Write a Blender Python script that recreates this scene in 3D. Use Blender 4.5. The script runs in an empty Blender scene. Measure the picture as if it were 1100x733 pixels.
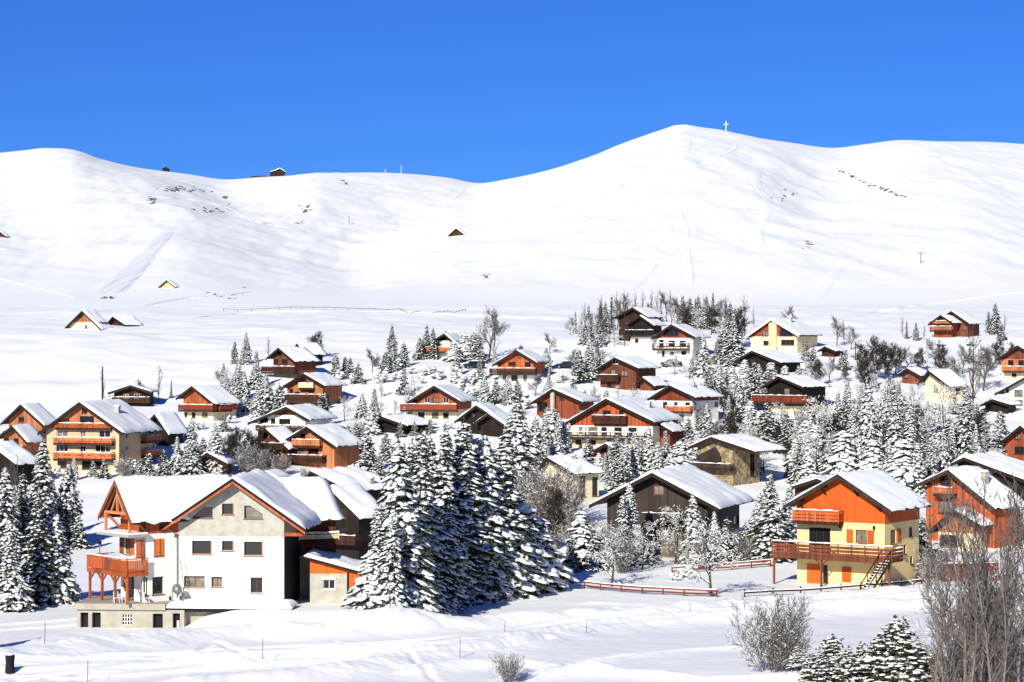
import bpy, math, random
import numpy as np
from mathutils import Matrix, Vector

random.seed(7)
RNG = np.random.default_rng(11)
scene = bpy.context.scene
COL = scene.collection
F = 2588.0            # focal length in photo pixels (1100 wide)
CX, CY = 550.0, 366.5
PI = math.pi
rad = math.radians

SUN_AZ = 22.0         # degrees left of straight behind the camera
SUN_EL = 27.5

# ------------------------------------------------------------------ materials
def _nodes(name):
    m = bpy.data.materials.new(name)
    m.use_nodes = True
    nt = m.node_tree
    b = nt.nodes['Principled BSDF']
    return m, nt, b

def _n(nt, t, **kw):
    n = nt.nodes.new(t)
    for k, v in kw.items():
        if k in n.inputs.keys():
            n.inputs[k].default_value = v
        else:
            setattr(n, k, v)
    return n

def mat_snow(name, base=(0.875, 0.885, 0.87), s1=1.2, s2=9.0, strength=0.35, dist=0.12):
    m, nt, b = _nodes(name)
    geo = _n(nt, 'ShaderNodeNewGeometry')
    n1 = _n(nt, 'ShaderNodeTexNoise', Scale=s1, Detail=5.0, Roughness=0.6)
    n2 = _n(nt, 'ShaderNodeTexNoise', Scale=s2, Detail=3.0)
    nt.links.new(geo.outputs['Position'], n1.inputs['Vector'])
    nt.links.new(geo.outputs['Position'], n2.inputs['Vector'])
    ad = _n(nt, 'ShaderNodeMath', operation='MULTIPLY_ADD')
    ad.inputs[1].default_value = 0.3
    nt.links.new(n2.outputs[0], ad.inputs[0])
    nt.links.new(n1.outputs[0], ad.inputs[2])
    bp = _n(nt, 'ShaderNodeBump', Strength=strength, Distance=dist)
    nt.links.new(ad.outputs[0], bp.inputs['Height'])
    nt.links.new(bp.outputs[0], b.inputs['Normal'])
    b.inputs['Base Color'].default_value = (*base, 1)
    b.inputs['Roughness'].default_value = 0.65
    b.inputs['Specular IOR Level'].default_value = 0.25
    return m

def mat_wood(name, c, axis='X', scale=3.2, var=0.35, rough=0.75, seam=0.5, weather=0.6):
    """Planked timber: boards with seams, each board its own tone, streaky grain."""
    m, nt, b = _nodes(name)
    tc = _n(nt, 'ShaderNodeTexCoord')
    sep = _n(nt, 'ShaderNodeSeparateXYZ')
    nt.links.new(tc.outputs['Object'], sep.inputs[0])
    add = _n(nt, 'ShaderNodeMath', operation='ADD')
    if axis == 'X':
        nt.links.new(sep.outputs['X'], add.inputs[0]); nt.links.new(sep.outputs['Y'], add.inputs[1])
    else:
        nt.links.new(sep.outputs['Z'], add.inputs[0]); add.inputs[1].default_value = 0.0
    mul = _n(nt, 'ShaderNodeMath', operation='MULTIPLY'); mul.inputs[1].default_value = scale
    nt.links.new(add.outputs[0], mul.inputs[0])
    fl = _n(nt, 'ShaderNodeMath', operation='FLOOR'); nt.links.new(mul.outputs[0], fl.inputs[0])
    fr = _n(nt, 'ShaderNodeMath', operation='FRACT'); nt.links.new(mul.outputs[0], fr.inputs[0])
    wn = _n(nt, 'ShaderNodeTexWhiteNoise', noise_dimensions='1D'); nt.links.new(fl.outputs[0], wn.inputs['W'])
    mp = _n(nt, 'ShaderNodeMapping')
    mp.inputs['Scale'].default_value = (7, 7, 0.6) if axis == 'X' else (0.6, 0.6, 7)
    nt.links.new(tc.outputs['Object'], mp.inputs[0])
    gn = _n(nt, 'ShaderNodeTexNoise', Scale=1.0, Detail=4.0); nt.links.new(mp.outputs[0], gn.inputs['Vector'])
    big = _n(nt, 'ShaderNodeTexNoise', Scale=0.35, Detail=2.0); nt.links.new(tc.outputs['Object'], big.inputs['Vector'])
    s1 = _n(nt, 'ShaderNodeMath', operation='ADD'); nt.links.new(wn.outputs[0], s1.inputs[0]); nt.links.new(gn.outputs[0], s1.inputs[1])
    s2 = _n(nt, 'ShaderNodeMath', operation='ADD'); nt.links.new(s1.outputs[0], s2.inputs[0]); nt.links.new(big.outputs[0], s2.inputs[1])
    mr = _n(nt, 'ShaderNodeMapRange')
    mr.inputs['From Min'].default_value = 0.6; mr.inputs['From Max'].default_value = 2.1
    mr.inputs['To Min'].default_value = 1.0 - var*1.35; mr.inputs['To Max'].default_value = 1.0 + var*1.1
    nt.links.new(s2.outputs[0], mr.inputs['Value'])
    gt = _n(nt, 'ShaderNodeMath', operation='GREATER_THAN'); gt.inputs[1].default_value = 0.1
    nt.links.new(fr.outputs[0], gt.inputs[0])
    sm = _n(nt, 'ShaderNodeMapRange'); sm.inputs['To Min'].default_value = 1 - seam
    nt.links.new(gt.outputs[0], sm.inputs['Value'])
    mm = _n(nt, 'ShaderNodeMath', operation='MULTIPLY'); nt.links.new(mr.outputs[0], mm.inputs[0]); nt.links.new(sm.outputs[0], mm.inputs[1])
    oi = _n(nt, 'ShaderNodeObjectInfo')
    om = _n(nt, 'ShaderNodeMapRange'); om.inputs['To Min'].default_value = 0.72; om.inputs['To Max'].default_value = 1.18
    nt.links.new(oi.outputs['Random'], om.inputs['Value'])
    m2 = _n(nt, 'ShaderNodeMath', operation='MULTIPLY'); nt.links.new(mm.outputs[0], m2.inputs[0]); nt.links.new(om.outputs[0], m2.inputs[1])
    # silvered patches where the timber has weathered
    we = _n(nt, 'ShaderNodeTexNoise', Scale=0.55, Detail=5.0, Roughness=0.7); nt.links.new(tc.outputs['Object'], we.inputs['Vector'])
    wm = _n(nt, 'ShaderNodeMapRange'); wm.inputs['From Min'].default_value = 0.5; wm.inputs['From Max'].default_value = 0.78; wm.inputs['To Max'].default_value = weather
    nt.links.new(we.outputs[0], wm.inputs['Value'])
    cm = _n(nt, 'ShaderNodeMix', data_type='RGBA'); nt.links.new(wm.outputs[0], cm.inputs[0])
    g_ = sum(c)/3*0.62
    cm.inputs[6].default_value = (*c, 1); cm.inputs[7].default_value = (g_*1.15, g_*0.95, g_*0.8, 1)
    vm = _n(nt, 'ShaderNodeVectorMath', operation='SCALE'); nt.links.new(cm.outputs[2], vm.inputs[0])
    nt.links.new(m2.outputs[0], vm.inputs['Scale'])
    nt.links.new(vm.outputs[0], b.inputs['Base Color'])
    bp = _n(nt, 'ShaderNodeBump', Strength=0.5, Distance=0.02); nt.links.new(mm.outputs[0], bp.inputs['Height'])
    nt.links.new(bp.outputs[0], b.inputs['Normal'])
    b.inputs['Roughness'].default_value = rough
    b.inputs['Specular IOR Level'].default_value = 0.2
    return m

def mat_noise(name, c, var=0.2, scale=0.8, rough=0.85, bump=0.2, bscale=None, spec=0.2):
    m, nt, b = _nodes(name)
    tc = _n(nt, 'ShaderNodeTexCoord')
    n1 = _n(nt, 'ShaderNodeTexNoise', Scale=scale, Detail=6.0, Roughness=0.65)
    nt.links.new(tc.outputs['Object'], n1.inputs['Vector'])
    mr = _n(nt, 'ShaderNodeMapRange')
    mr.inputs['From Min'].default_value = 0.3; mr.inputs['From Max'].default_value = 0.7
    mr.inputs['To Min'].default_value = 1 - var; mr.inputs['To Max'].default_value = 1 + var
    nt.links.new(n1.outputs[0], mr.inputs['Value'])
    vm = _n(nt, 'ShaderNodeVectorMath', operation='SCALE'); vm.inputs[0].default_value = c
    nt.links.new(mr.outputs[0], vm.inputs['Scale']); nt.links.new(vm.outputs[0], b.inputs['Base Color'])
    n2 = _n(nt, 'ShaderNodeTexNoise', Scale=bscale or scale * 12, Detail=3.0)
    nt.links.new(tc.outputs['Object'], n2.inputs['Vector'])
    bp = _n(nt, 'ShaderNodeBump', Strength=bump, Distance=0.05); nt.links.new(n2.outputs[0], bp.inputs['Height'])
    nt.links.new(bp.outputs[0], b.inputs['Normal'])
    b.inputs['Roughness'].default_value = rough
    b.inputs['Specular IOR Level'].default_value = spec
    return m

def mat_stone(name, c1, c2, scale=2.2):
    m, nt, b = _nodes(name)
    tc = _n(nt, 'ShaderNodeTexCoord')
    v = _n(nt, 'ShaderNodeTexVoronoi', Scale=scale); nt.links.new(tc.outputs['Object'], v.inputs['Vector'])
    e = _n(nt, 'ShaderNodeTexVoronoi', Scale=scale, feature='DISTANCE_TO_EDGE'); nt.links.new(tc.outputs['Object'], e.inputs['Vector'])
    mx = _n(nt, 'ShaderNodeMix', data_type='RGBA')
    sepc = _n(nt, 'ShaderNodeSeparateColor'); nt.links.new(v.outputs['Color'], sepc.inputs[0])
    nt.links.new(sepc.outputs[0], mx.inputs[0])
    mx.inputs[6].default_value = (*c1, 1); mx.inputs[7].default_value = (*c2, 1)
    nt.links.new(mx.outputs[2], b.inputs['Base Color'])
    cl = _n(nt, 'ShaderNodeMapRange'); cl.inputs['From Max'].default_value = 0.08
    nt.links.new(e.outputs['Distance'], cl.inputs['Value'])
    bp = _n(nt, 'ShaderNodeBump', Strength=0.8, Distance=0.06); nt.links.new(cl.outputs[0], bp.inputs['Height'])
    nt.links.new(bp.outputs[0], b.inputs['Normal'])
    b.inputs['Roughness'].default_value = 0.9
    return m

def mat_plain(name, c, rough=0.5, spec=0.5, metal=0.0):
    m, nt, b = _nodes(name)
    b.inputs['Base Color'].default_value = (*c, 1)
    b.inputs['Roughness'].default_value = rough
    b.inputs['Specular IOR Level'].default_value = spec
    b.inputs['Metallic'].default_value = metal
    return m

M = {}
M['snow'] = mat_snow('snow_field', s1=0.9, s2=5.0, strength=0.35, dist=0.16)
M['rsnow'] = mat_snow('roof_snow', s1=0.7, s2=3.0, strength=0.14, dist=0.10)
M['tsnow'] = mat_snow('branch_snow', base=(0.89, 0.895, 0.88), s1=3.0, s2=14.0, strength=0.3, dist=0.08)
M['orange'] = mat_wood('orange_larch', (0.47, 0.098, 0.026))
M['orange2'] = mat_wood('amber_larch', (0.46, 0.155, 0.062))
M['orangeplain'] = mat_wood('orange_boards', (0.60, 0.105, 0.014), var=0.12, seam=0.18, weather=0.15)
M['red'] = mat_wood('red_brown_larch', (0.235, 0.050, 0.021))
M['redbrown'] = mat_wood('brown_larch', (0.165, 0.050, 0.024))
M['brown'] = mat_wood('dark_larch', (0.050, 0.020, 0.011))
M['dark'] = mat_wood('blackened_larch', (0.014, 0.009, 0.007))
M['greywood'] = mat_wood('weathered_boards', (0.046, 0.033, 0.026))
M['roof'] = mat_wood('roof_boards', (0.022, 0.012, 0.009), axis='Z', var=0.2)
M['cream'] = mat_noise('cream_render', (0.74, 0.61, 0.39), var=0.15, scale=0.5)
M['yellow'] = mat_noise('yellow_render', (0.80, 0.60, 0.27), var=0.06, scale=0.5)
M['tan'] = mat_noise('tan_render', (0.58, 0.42, 0.24), var=0.16, scale=0.5)
M['white'] = mat_noise('white_render', (0.80, 0.77, 0.68), var=0.11, scale=0.35, bump=0.1)
M['concrete'] = mat_noise('bare_concrete', (0.36, 0.33, 0.27), var=0.16, scale=0.9)
M['concrete2'] = mat_noise('grey_blocks', (0.40, 0.38, 0.32), var=0.22, scale=1.1)
M['tar'] = mat_noise('near_black', (0.012, 0.012, 0.013), var=0.2)
M['stone'] = mat_stone('field_stone', (0.16, 0.11, 0.06), (0.42, 0.32, 0.18))
M['greystone'] = mat_stone('grey_stone', (0.10, 0.085, 0.07), (0.26, 0.22, 0.18))
M['pane'] = mat_plain('window_glass', (0.012, 0.013, 0.016), rough=0.08, spec=0.5)
def _curtains():
    # behind some panes hang pale curtains
    nt = M['pane'].node_tree; b = nt.nodes['Principled BSDF']
    oi = _n(nt, 'ShaderNodeObjectInfo'); gt = _n(nt, 'ShaderNodeMath', operation='GREATER_THAN'); gt.inputs[1].default_value = 0.70
    nt.links.new(oi.outputs['Random'], gt.inputs[0])
    tc = _n(nt, 'ShaderNodeTexCoord'); n1 = _n(nt, 'ShaderNodeTexNoise', Scale=1.3); nt.links.new(tc.outputs['Object'], n1.inputs['Vector'])
    mu = _n(nt, 'ShaderNodeMath', operation='MULTIPLY'); nt.links.new(gt.outputs[0], mu.inputs[0]); nt.links.new(n1.outputs[0], mu.inputs[1])
    mx = _n(nt, 'ShaderNodeMix', data_type='RGBA'); nt.links.new(mu.outputs[0], mx.inputs[0])
    mx.inputs[6].default_value = (0.012, 0.013, 0.016, 1); mx.inputs[7].default_value = (0.36, 0.32, 0.26, 1)
    nt.links.new(mx.outputs[2], b.inputs['Base Color'])
_curtains()
M['frame'] = mat_plain('window_wood', (0.16, 0.05, 0.02), rough=0.6, spec=0.2)
M['framew'] = mat_plain('window_white', (0.75, 0.72, 0.65), rough=0.5, spec=0.3)
M['framed'] = mat_plain('window_dark', (0.04, 0.02, 0.015), rough=0.6, spec=0.2)
M['shutter'] = mat_wood('shutter_wood', (0.62, 0.14, 0.03), var=0.15)
M['fence'] = mat_wood('fence_wood', (0.20, 0.045, 0.02), axis='Z', var=0.3)
M['bark'] = mat_noise('bark', (0.06, 0.042, 0.03), var=0.4, scale=3.0)
M['twig'] = mat_noise('twigs', (0.125, 0.105, 0.093), var=0.3, scale=2.0, bump=0)
M['twigd'] = mat_noise('dark_twigs', (0.050, 0.038, 0.032), var=0.3, scale=2.0, bump=0)
M['birch'] = mat_noise('pale_twigs', (0.16, 0.135, 0.12), var=0.35, scale=2.5, bump=0)
M['needle'] = mat_noise('spruce_needles', (0.034, 0.046, 0.029), var=0.45, scale=1.4, bump=0)
M['needle2'] = mat_noise('olive_needles', (0.034, 0.036, 0.02), var=0.45, scale=1.4, bump=0)
M['metal'] = mat_plain('galvanised_steel', (0.22, 0.22, 0.23), rough=0.45, metal=0.6)
M['black'] = mat_noise('black_paint', (0.012, 0.012, 0.014), var=0.2)
M['carpaint'] = mat_plain('dark_car_paint', (0.012, 0.014, 0.02), rough=0.25)
M['carpaint2'] = mat_plain('grey_blue_car_paint', (0.05, 0.06, 0.08), rough=0.25)
M['rubber'] = mat_plain('tyre_rubber', (0.015, 0.015, 0.015), rough=0.9)
M['rock'] = mat_noise('dark_rock', (0.07, 0.062, 0.055), var=0.4, scale=0.3)
M['tarp'] = mat_noise('red_cloth', (0.5, 0.02, 0.02), var=0.1)
M['white_paint'] = mat_plain('white_paint', (0.7, 0.7, 0.7), rough=0.5)

# ------------------------------------------------------------------ mesh helpers
XF = [Matrix.Identity(4)]

def mk(name, verts, faces, mat, parent=None, smooth=False):
    me = bpy.data.meshes.new(name)
    x = XF[0]
    if x != Matrix.Identity(4):
        verts = [tuple(x @ Vector(v)) for v in verts]
    me.from_pydata([tuple(v) for v in verts], [], faces)
    if smooth:
        me.polygons.foreach_set('use_smooth', [True] * len(me.polygons))
    me.materials.append(M[mat] if isinstance(mat, str) else mat)
    o = bpy.data.objects.new(name, me)
    COL.objects.link(o)
    if parent is not None:
        o.parent = parent
    return o

def mk_np(name, V, T, mat, parent=None, smooth=False):
    """V (n,3) floats, T (m,3) or (m,4) ints."""
    me = bpy.data.meshes.new(name)
    k = T.shape[1]
    me.vertices.add(len(V)); me.vertices.foreach_set('co', np.ascontiguousarray(V, dtype=np.float32).ravel())
    me.loops.add(T.size); me.loops.foreach_set('vertex_index', np.ascontiguousarray(T, dtype=np.int32).ravel())
    me.polygons.add(len(T))
    me.polygons.foreach_set('loop_start', np.arange(0, T.size, k, dtype=np.int32))
    me.polygons.foreach_set('loop_total', np.full(len(T), k, dtype=np.int32))
    if smooth:
        me.polygons.foreach_set('use_smooth', np.ones(len(T), dtype=bool))
    me.update(calc_edges=True)
    me.materials.append(M[mat] if isinstance(mat, str) else mat)
    o = bpy.data.objects.new(name, me)
    COL.objects.link(o)
    if parent is not None:
        o.parent = parent
    return o

class MB:
    def __init__(s): s.v = []; s.f = []
    def add(s, v, f):
        b = len(s.v); s.v += [tuple(p) for p in v]; s.f += [tuple(i + b for i in q) for q in f]; return s
    def box(s, x0, x1, y0, y1, z0, z1):
        v = [(x0,y0,z0),(x1,y0,z0),(x1,y1,z0),(x0,y1,z0),(x0,y0,z1),(x1,y0,z1),(x1,y1,z1),(x0,y1,z1)]
        return s.add(v, [(0,3,2,1),(4,5,6,7),(0,1,5,4),(1,2,6,5),(2,3,7,6),(3,0,4,7)])
    def bar(s, a, b, w, h=None):
        """rectangular bar from a to b"""
        a = Vector(a); b = Vector(b); h = h or w
        d = (b - a).normalized()
        up = Vector((0,0,1)) if abs(d.z) < 0.95 else Vector((0,1,0))
        sx = d.cross(up).normalized() * (w / 2); sz = sx.cross(d).normalized() * (h / 2)
        v = []
        for p in (a, b):
            v += [p - sx - sz, p + sx - sz, p + sx + sz, p - sx + sz]
        return s.add(v, [(0,1,2,3),(7,6,5,4),(0,4,5,1),(1,5,6,2),(2,6,7,3),(3,7,4,0)])
    def tube(s, pts, r, k=8, cap=True):
        pts = [Vector(p) for p in pts]
        rs = r if isinstance(r, (list, tuple)) else [r] * len(pts)
        v = []; f = []
        for i, p in enumerate(pts):
            d = (pts[min(i+1, len(pts)-1)] - pts[max(i-1, 0)]).normalized()
            up = Vector((0,0,1)) if abs(d.z) < 0.9 else Vector((1,0,0))
            a = d.cross(up).normalized(); b = a.cross(d)
            for j in range(k):
                t = 2 * PI * j / k
                v.append(p + (a * math.cos(t) + b * math.sin(t)) * rs[i])
        for i in range(len(pts) - 1):
            for j in range(k):
                f.append((i*k+j, i*k+(j+1)%k, (i+1)*k+(j+1)%k, (i+1)*k+j))
        if cap:
            f.append(tuple(range(k))[::-1]); f.append(tuple((len(pts)-1)*k + j for j in range(k)))
        return s.add(v, f)
    def prism(s, poly, y0, y1):
        """poly = list of (x,z), extruded from y0 to y1"""
        n = len(poly)
        v = [(x, y0, z) for x, z in poly] + [(x, y1, z) for x, z in poly]
        f = [tuple(range(n)), tuple(range(n, 2*n))[::-1]] + [((i+1)%n, i, n+i, n+(i+1)%n) for i in range(n)]
        return s.add(v, f)
    def build(s, name, mat, parent=None, smooth=False):
        return mk(name, s.v, s.f, mat, parent, smooth)

def empty(name, loc, rz=0.0, label=None, cat=None, group=None, kind=None):
    o = bpy.data.objects.new(name, None)
    COL.objects.link(o)
    o.empty_display_size = 0.5
    o.location = loc; o.rotation_euler = (0, 0, rz)
    return tag(o, label, cat, group, kind)

def tag(o, label=None, cat=None, group=None, kind=None):
    if label: o['label'] = label
    if cat: o['category'] = cat
    if group: o['group'] = group
    if kind: o['kind'] = kind
    return o

def copy_tree(o, parent=None):
    c = o.copy(); COL.objects.link(c); c.parent = parent
    for ch in list(o.children):
        copy_tree(ch, c)
    return c

# ------------------------------------------------------------------ numpy noise
def _hash(ix, iy, seed):
    h = (ix.astype(np.int64) * 374761393 + iy.astype(np.int64) * 668265263 + seed * 974711) & 0x7fffffff
    h = ((h ^ (h >> 13)) * 1274126177) & 0x7fffffff
    h = h ^ (h >> 16)
    return (h & 0xffff) / 65535.0

def perlin(x, y, seed=0):
    ix = np.floor(x); iy = np.floor(y)
    fx = x - ix; fy = y - iy
    ux = fx*fx*fx*(fx*(fx*6-15)+10); uy = fy*fy*fy*(fy*(fy*6-15)+10)
    def g(dx, dy):
        a = _hash(ix+dx, iy+dy, seed) * 2 * PI
        return np.cos(a) * (fx-dx) + np.sin(a) * (fy-dy)
    n0 = g(0,0)*(1-ux) + g(1,0)*ux
    n1 = g(0,1)*(1-ux) + g(1,1)*ux
    return (n0*(1-uy) + n1*uy) * 1.5

def fbm(x, y, seed=0, octv=4, gain=0.5):
    r = np.zeros_like(x); a = 1.0; f = 1.0
    for i in range(octv):
        r = r + a * perlin(x*f, y*f, seed + i*17); a *= gain; f *= 2.03
    return r

def pchip(xs, ys):
    xs = np.array(xs, float); ys = np.array(ys, float)
    h = np.diff(xs); d = np.diff(ys)/h
    m = np.zeros_like(xs)
    m[0] = d[0]; m[-1] = d[-1]
    for i in range(1, len(xs)-1):
        if d[i-1]*d[i] > 0:
            w1 = 2*h[i]+h[i-1]; w2 = h[i]+2*h[i-1]
            m[i] = (w1+w2)/(w1/d[i-1]+w2/d[i])
    def fn(x):
        x = np.asarray(x, float)
        xc = np.clip(x, xs[0], xs[-1])
        i = np.clip(np.searchsorted(xs, xc, side='right')-1, 0, len(xs)-2)
        t = (xc-xs[i])/h[i]
        return ((1+2*t)*(1-t)**2*ys[i] + t*(1-t)**2*h[i]*m[i] + t*t*(3-2*t)*ys[i+1] + t*t*(t-1)*h[i]*m[i+1])
    return fn

def sstep(a, b, x):
    t = np.clip((x-a)/(b-a), 0, 1)
    return t*t*(3-2*t)

# ------------------------------------------------------------------ terrain
ZV = pchip([0, 25, 60, 110, 150, 170, 190, 217, 236, 255, 290, 320, 365, 420, 465, 500, 540, 620, 700, 900, 1000, 1100],
           [-1.7, -6.0, -14.5, -22.6, -23.9, -24.3, -24.7, -25.6, -25.9, -25.9, -25.0, -23.5, -19.8, -13.3, -6.9, -2.4, 1.4, 3.0, 4.5, 10.5, 15.0, 20.0])
RIDGE = pchip([-1400, -500, -120, 0, 25, 50, 75, 110, 150, 200, 245, 280, 310, 350, 400, 440, 480, 515, 545, 590, 630, 670, 710, 735, 760, 800, 850, 895, 930, 970, 1010, 1060, 1100, 1250, 1700, 2600],
              [230, 185, 168, 161.5, 159, 156.5, 158, 169, 178, 184.5, 190.5, 188, 186.5, 184, 183, 184.5, 188.5, 194.5, 190, 180, 167, 152, 140, 134.5, 137, 143, 150.5, 156, 152, 147.5, 149, 149.5, 152, 165, 200, 250])

def seg_dist(x, y, pts):
    """distance and signed side to a polyline in the ground plane"""
    best = np.full(x.shape, 1e9)
    side = np.zeros(x.shape)
    for (ax, ay), (bx, by) in zip(pts[:-1], pts[1:]):
        dx, dy = bx-ax, by-ay
        L = dx*dx+dy*dy
        t = np.clip(((x-ax)*dx+(y-ay)*dy)/L, 0, 1)
        ex = x-(ax+t*dx); ey = y-(ay+t*dy)
        d = np.sqrt(ex*ex+ey*ey)
        c = (dx*ey-dy*ex)
        m = d < best
        side = np.where(m, np.sign(c), side); best = np.where(m, d, best)
    return best, side

def flat_pt(px, py):
    """photo pixel on the valley floor -> ground plane point"""
    Y = 217.0
    for _ in range(30):
        Y = -float(ZV(Y)) * F / (py - CY)
        Y = min(max(Y, 150.0), 262.0)
    return ((px - CX) / F * Y, Y)

def smooth_line(pts, n=6):
    """Catmull-Rom through pixel points -> world points"""
    out = []
    P = [pts[0]] + list(pts) + [pts[-1]]
    for i in range(1, len(P)-2):
        for k in range(n):
            t = k/n
            q = []
            for a in (0, 1):
                p0, p1, p2, p3 = P[i-1][a], P[i][a], P[i+1][a], P[i+2][a]
                q.append(0.5*(2*p1+(p2-p0)*t+(2*p0-5*p1+4*p2-p3)*t*t+(3*p1-p0-3*p2+p3)*t**3))
            out.append(tuple(q))
    out.append(pts[-1])
    return out

# (pixel line, height of the snow bank, half width, lean)
BANKS = [
    ([(-160, 738), (0, 713), (60, 705), (120, 698), (190, 690), (255, 685), (330, 684), (400, 681), (480, 676), (560, 671), (640, 667), (720, 661), (800, 656), (880, 648), (1000, 640), (1140, 632)], 1.25, 2.1),
    ([(200, 739), (300, 731), (400, 719), (450, 709), (500, 700), (560, 692), (618, 682), (700, 672), (800, 664), (880, 657), (1000, 652), (1140, 646)], 1.05, 1.8),
    ([(-160, 730), (0, 724), (90, 719), (180, 710), (260, 702), (330, 699), (420, 695), (520, 685), (610, 676)], 0.32, 0.8),
    ([(-100, 742), (60, 733), (150, 723), (260, 716), (340, 712), (430, 704)], 0.20, 0.5),
    ([(452, 722), (500, 717), (560, 714), (600, 718), (640, 722)], 0.55, 1.2),
    ([(560, 728), (630, 724), (690, 726), (760, 732), (900, 730)], 0.6, 1.2),
    ([(640, 709), (700, 703), (790, 696)], 0.22, 1.2),
    ([(40, 690), (90, 684), (150, 684), (205, 678), (240, 668), (300, 663)], 0.35, 1.2),
    ([(640, 648), (720, 651), (800, 646), (880, 639), (1000, 631)], 0.22, 0.7),
]
BANKW = [([flat_pt(*p) for p in smooth_line(l, 4)], h, w) for l, h, w in BANKS]
RUTS = [
        ([(-100, 728), (30, 722), (160, 712), (300, 703), (420, 697), (520, 689), (610, 678), (720, 667), (820, 659), (1000, 645)], 0.32, 0.45),
        ([(-100, 735), (40, 728), (180, 717), (310, 708), (430, 702), (530, 692), (620, 681), (720, 670), (820, 661), (1000, 648)], 0.32, 0.45),
        ([(-60, 740), (90, 731), (220, 721), (340, 714), (440, 706), (540, 695), (630, 682), (740, 670), (850, 660)], 0.30, 0.45),
        ([(-100, 722), (30, 716), (150, 706), (280, 697), (400, 692), (500, 685), (600, 675), (700, 666)], 0.30, 0.45),
        ([(120, 740), (240, 729), (350, 720), (440, 712), (520, 703), (590, 692)], 0.26, 0.42),
        ([(150, 660), (60, 668), (0, 672), (-80, 680)], 0.2, 0.45), ([(160, 664), (70, 673), (0, 678), (-80, 686)], 0.2, 0.45),
        ([(560, 733), (600, 720), (660, 708), (740, 700), (800, 698)], 0.16, 0.35),
       ([(60, 728), (200, 713), (330, 705), (430, 699), (520, 689), (610, 679), (720, 668), (820, 660), (1000, 646)], 0.24, 0.5),
        ([(20, 733), (150, 718), (300, 709), (420, 702), (520, 692), (610, 681), (720, 670), (820, 662), (1000, 648)], 0.24, 0.5),
        ([(215, 700), (235, 693), (260, 705), (300, 718)], 0.10, 0.4),
        ([(360, 690), (400, 700), (440, 714), (470, 733)], 0.08, 0.3)]
RUTW = [([flat_pt(*p) for p in smooth_line(l, 4)], h, w) for l, h, w in RUTS]

# spurs and hollows on the mountain: (pixel u, depth fraction t) lines, height in metres, width in px
SPURS = [
    ([(740, 1.0), (700, 0.8), (650, 0.62), (600, 0.45), (560, 0.3), (520, 0.2)], 30, 55),
    ([(745, 1.0), (790, 0.75), (830, 0.5), (850, 0.3), (860, 0.15)], 22, 60),
    ([(960, 1.0), (930, 0.8), (890, 0.6), (870, 0.45)], -22, 32),
    ([(1000, 1.0), (990, 0.75), (1020, 0.5), (1040, 0.3)], 22, 50),
    ([(60, 1.0), (90, 0.8), (140, 0.6), (180, 0.4), (200, 0.2)], 26, 60),
    ([(200, 0.95), (235, 0.75), (280, 0.55), (300, 0.4)], -22, 45),
    ([(330, 1.0), (340, 0.85), (330, 0.7)], 14, 30),
    ([(440, 1.0), (420, 0.8), (400, 0.6), (360, 0.42)], -16, 40),
    ([(515, 1.0), (500, 0.8), (470, 0.62), (420, 0.45), (380, 0.3)], -34, 36),
    ([(0, 0.7), (20, 0.5), (50, 0.3)], -18, 40),
]
SLOPE_N = 1.0

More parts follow.
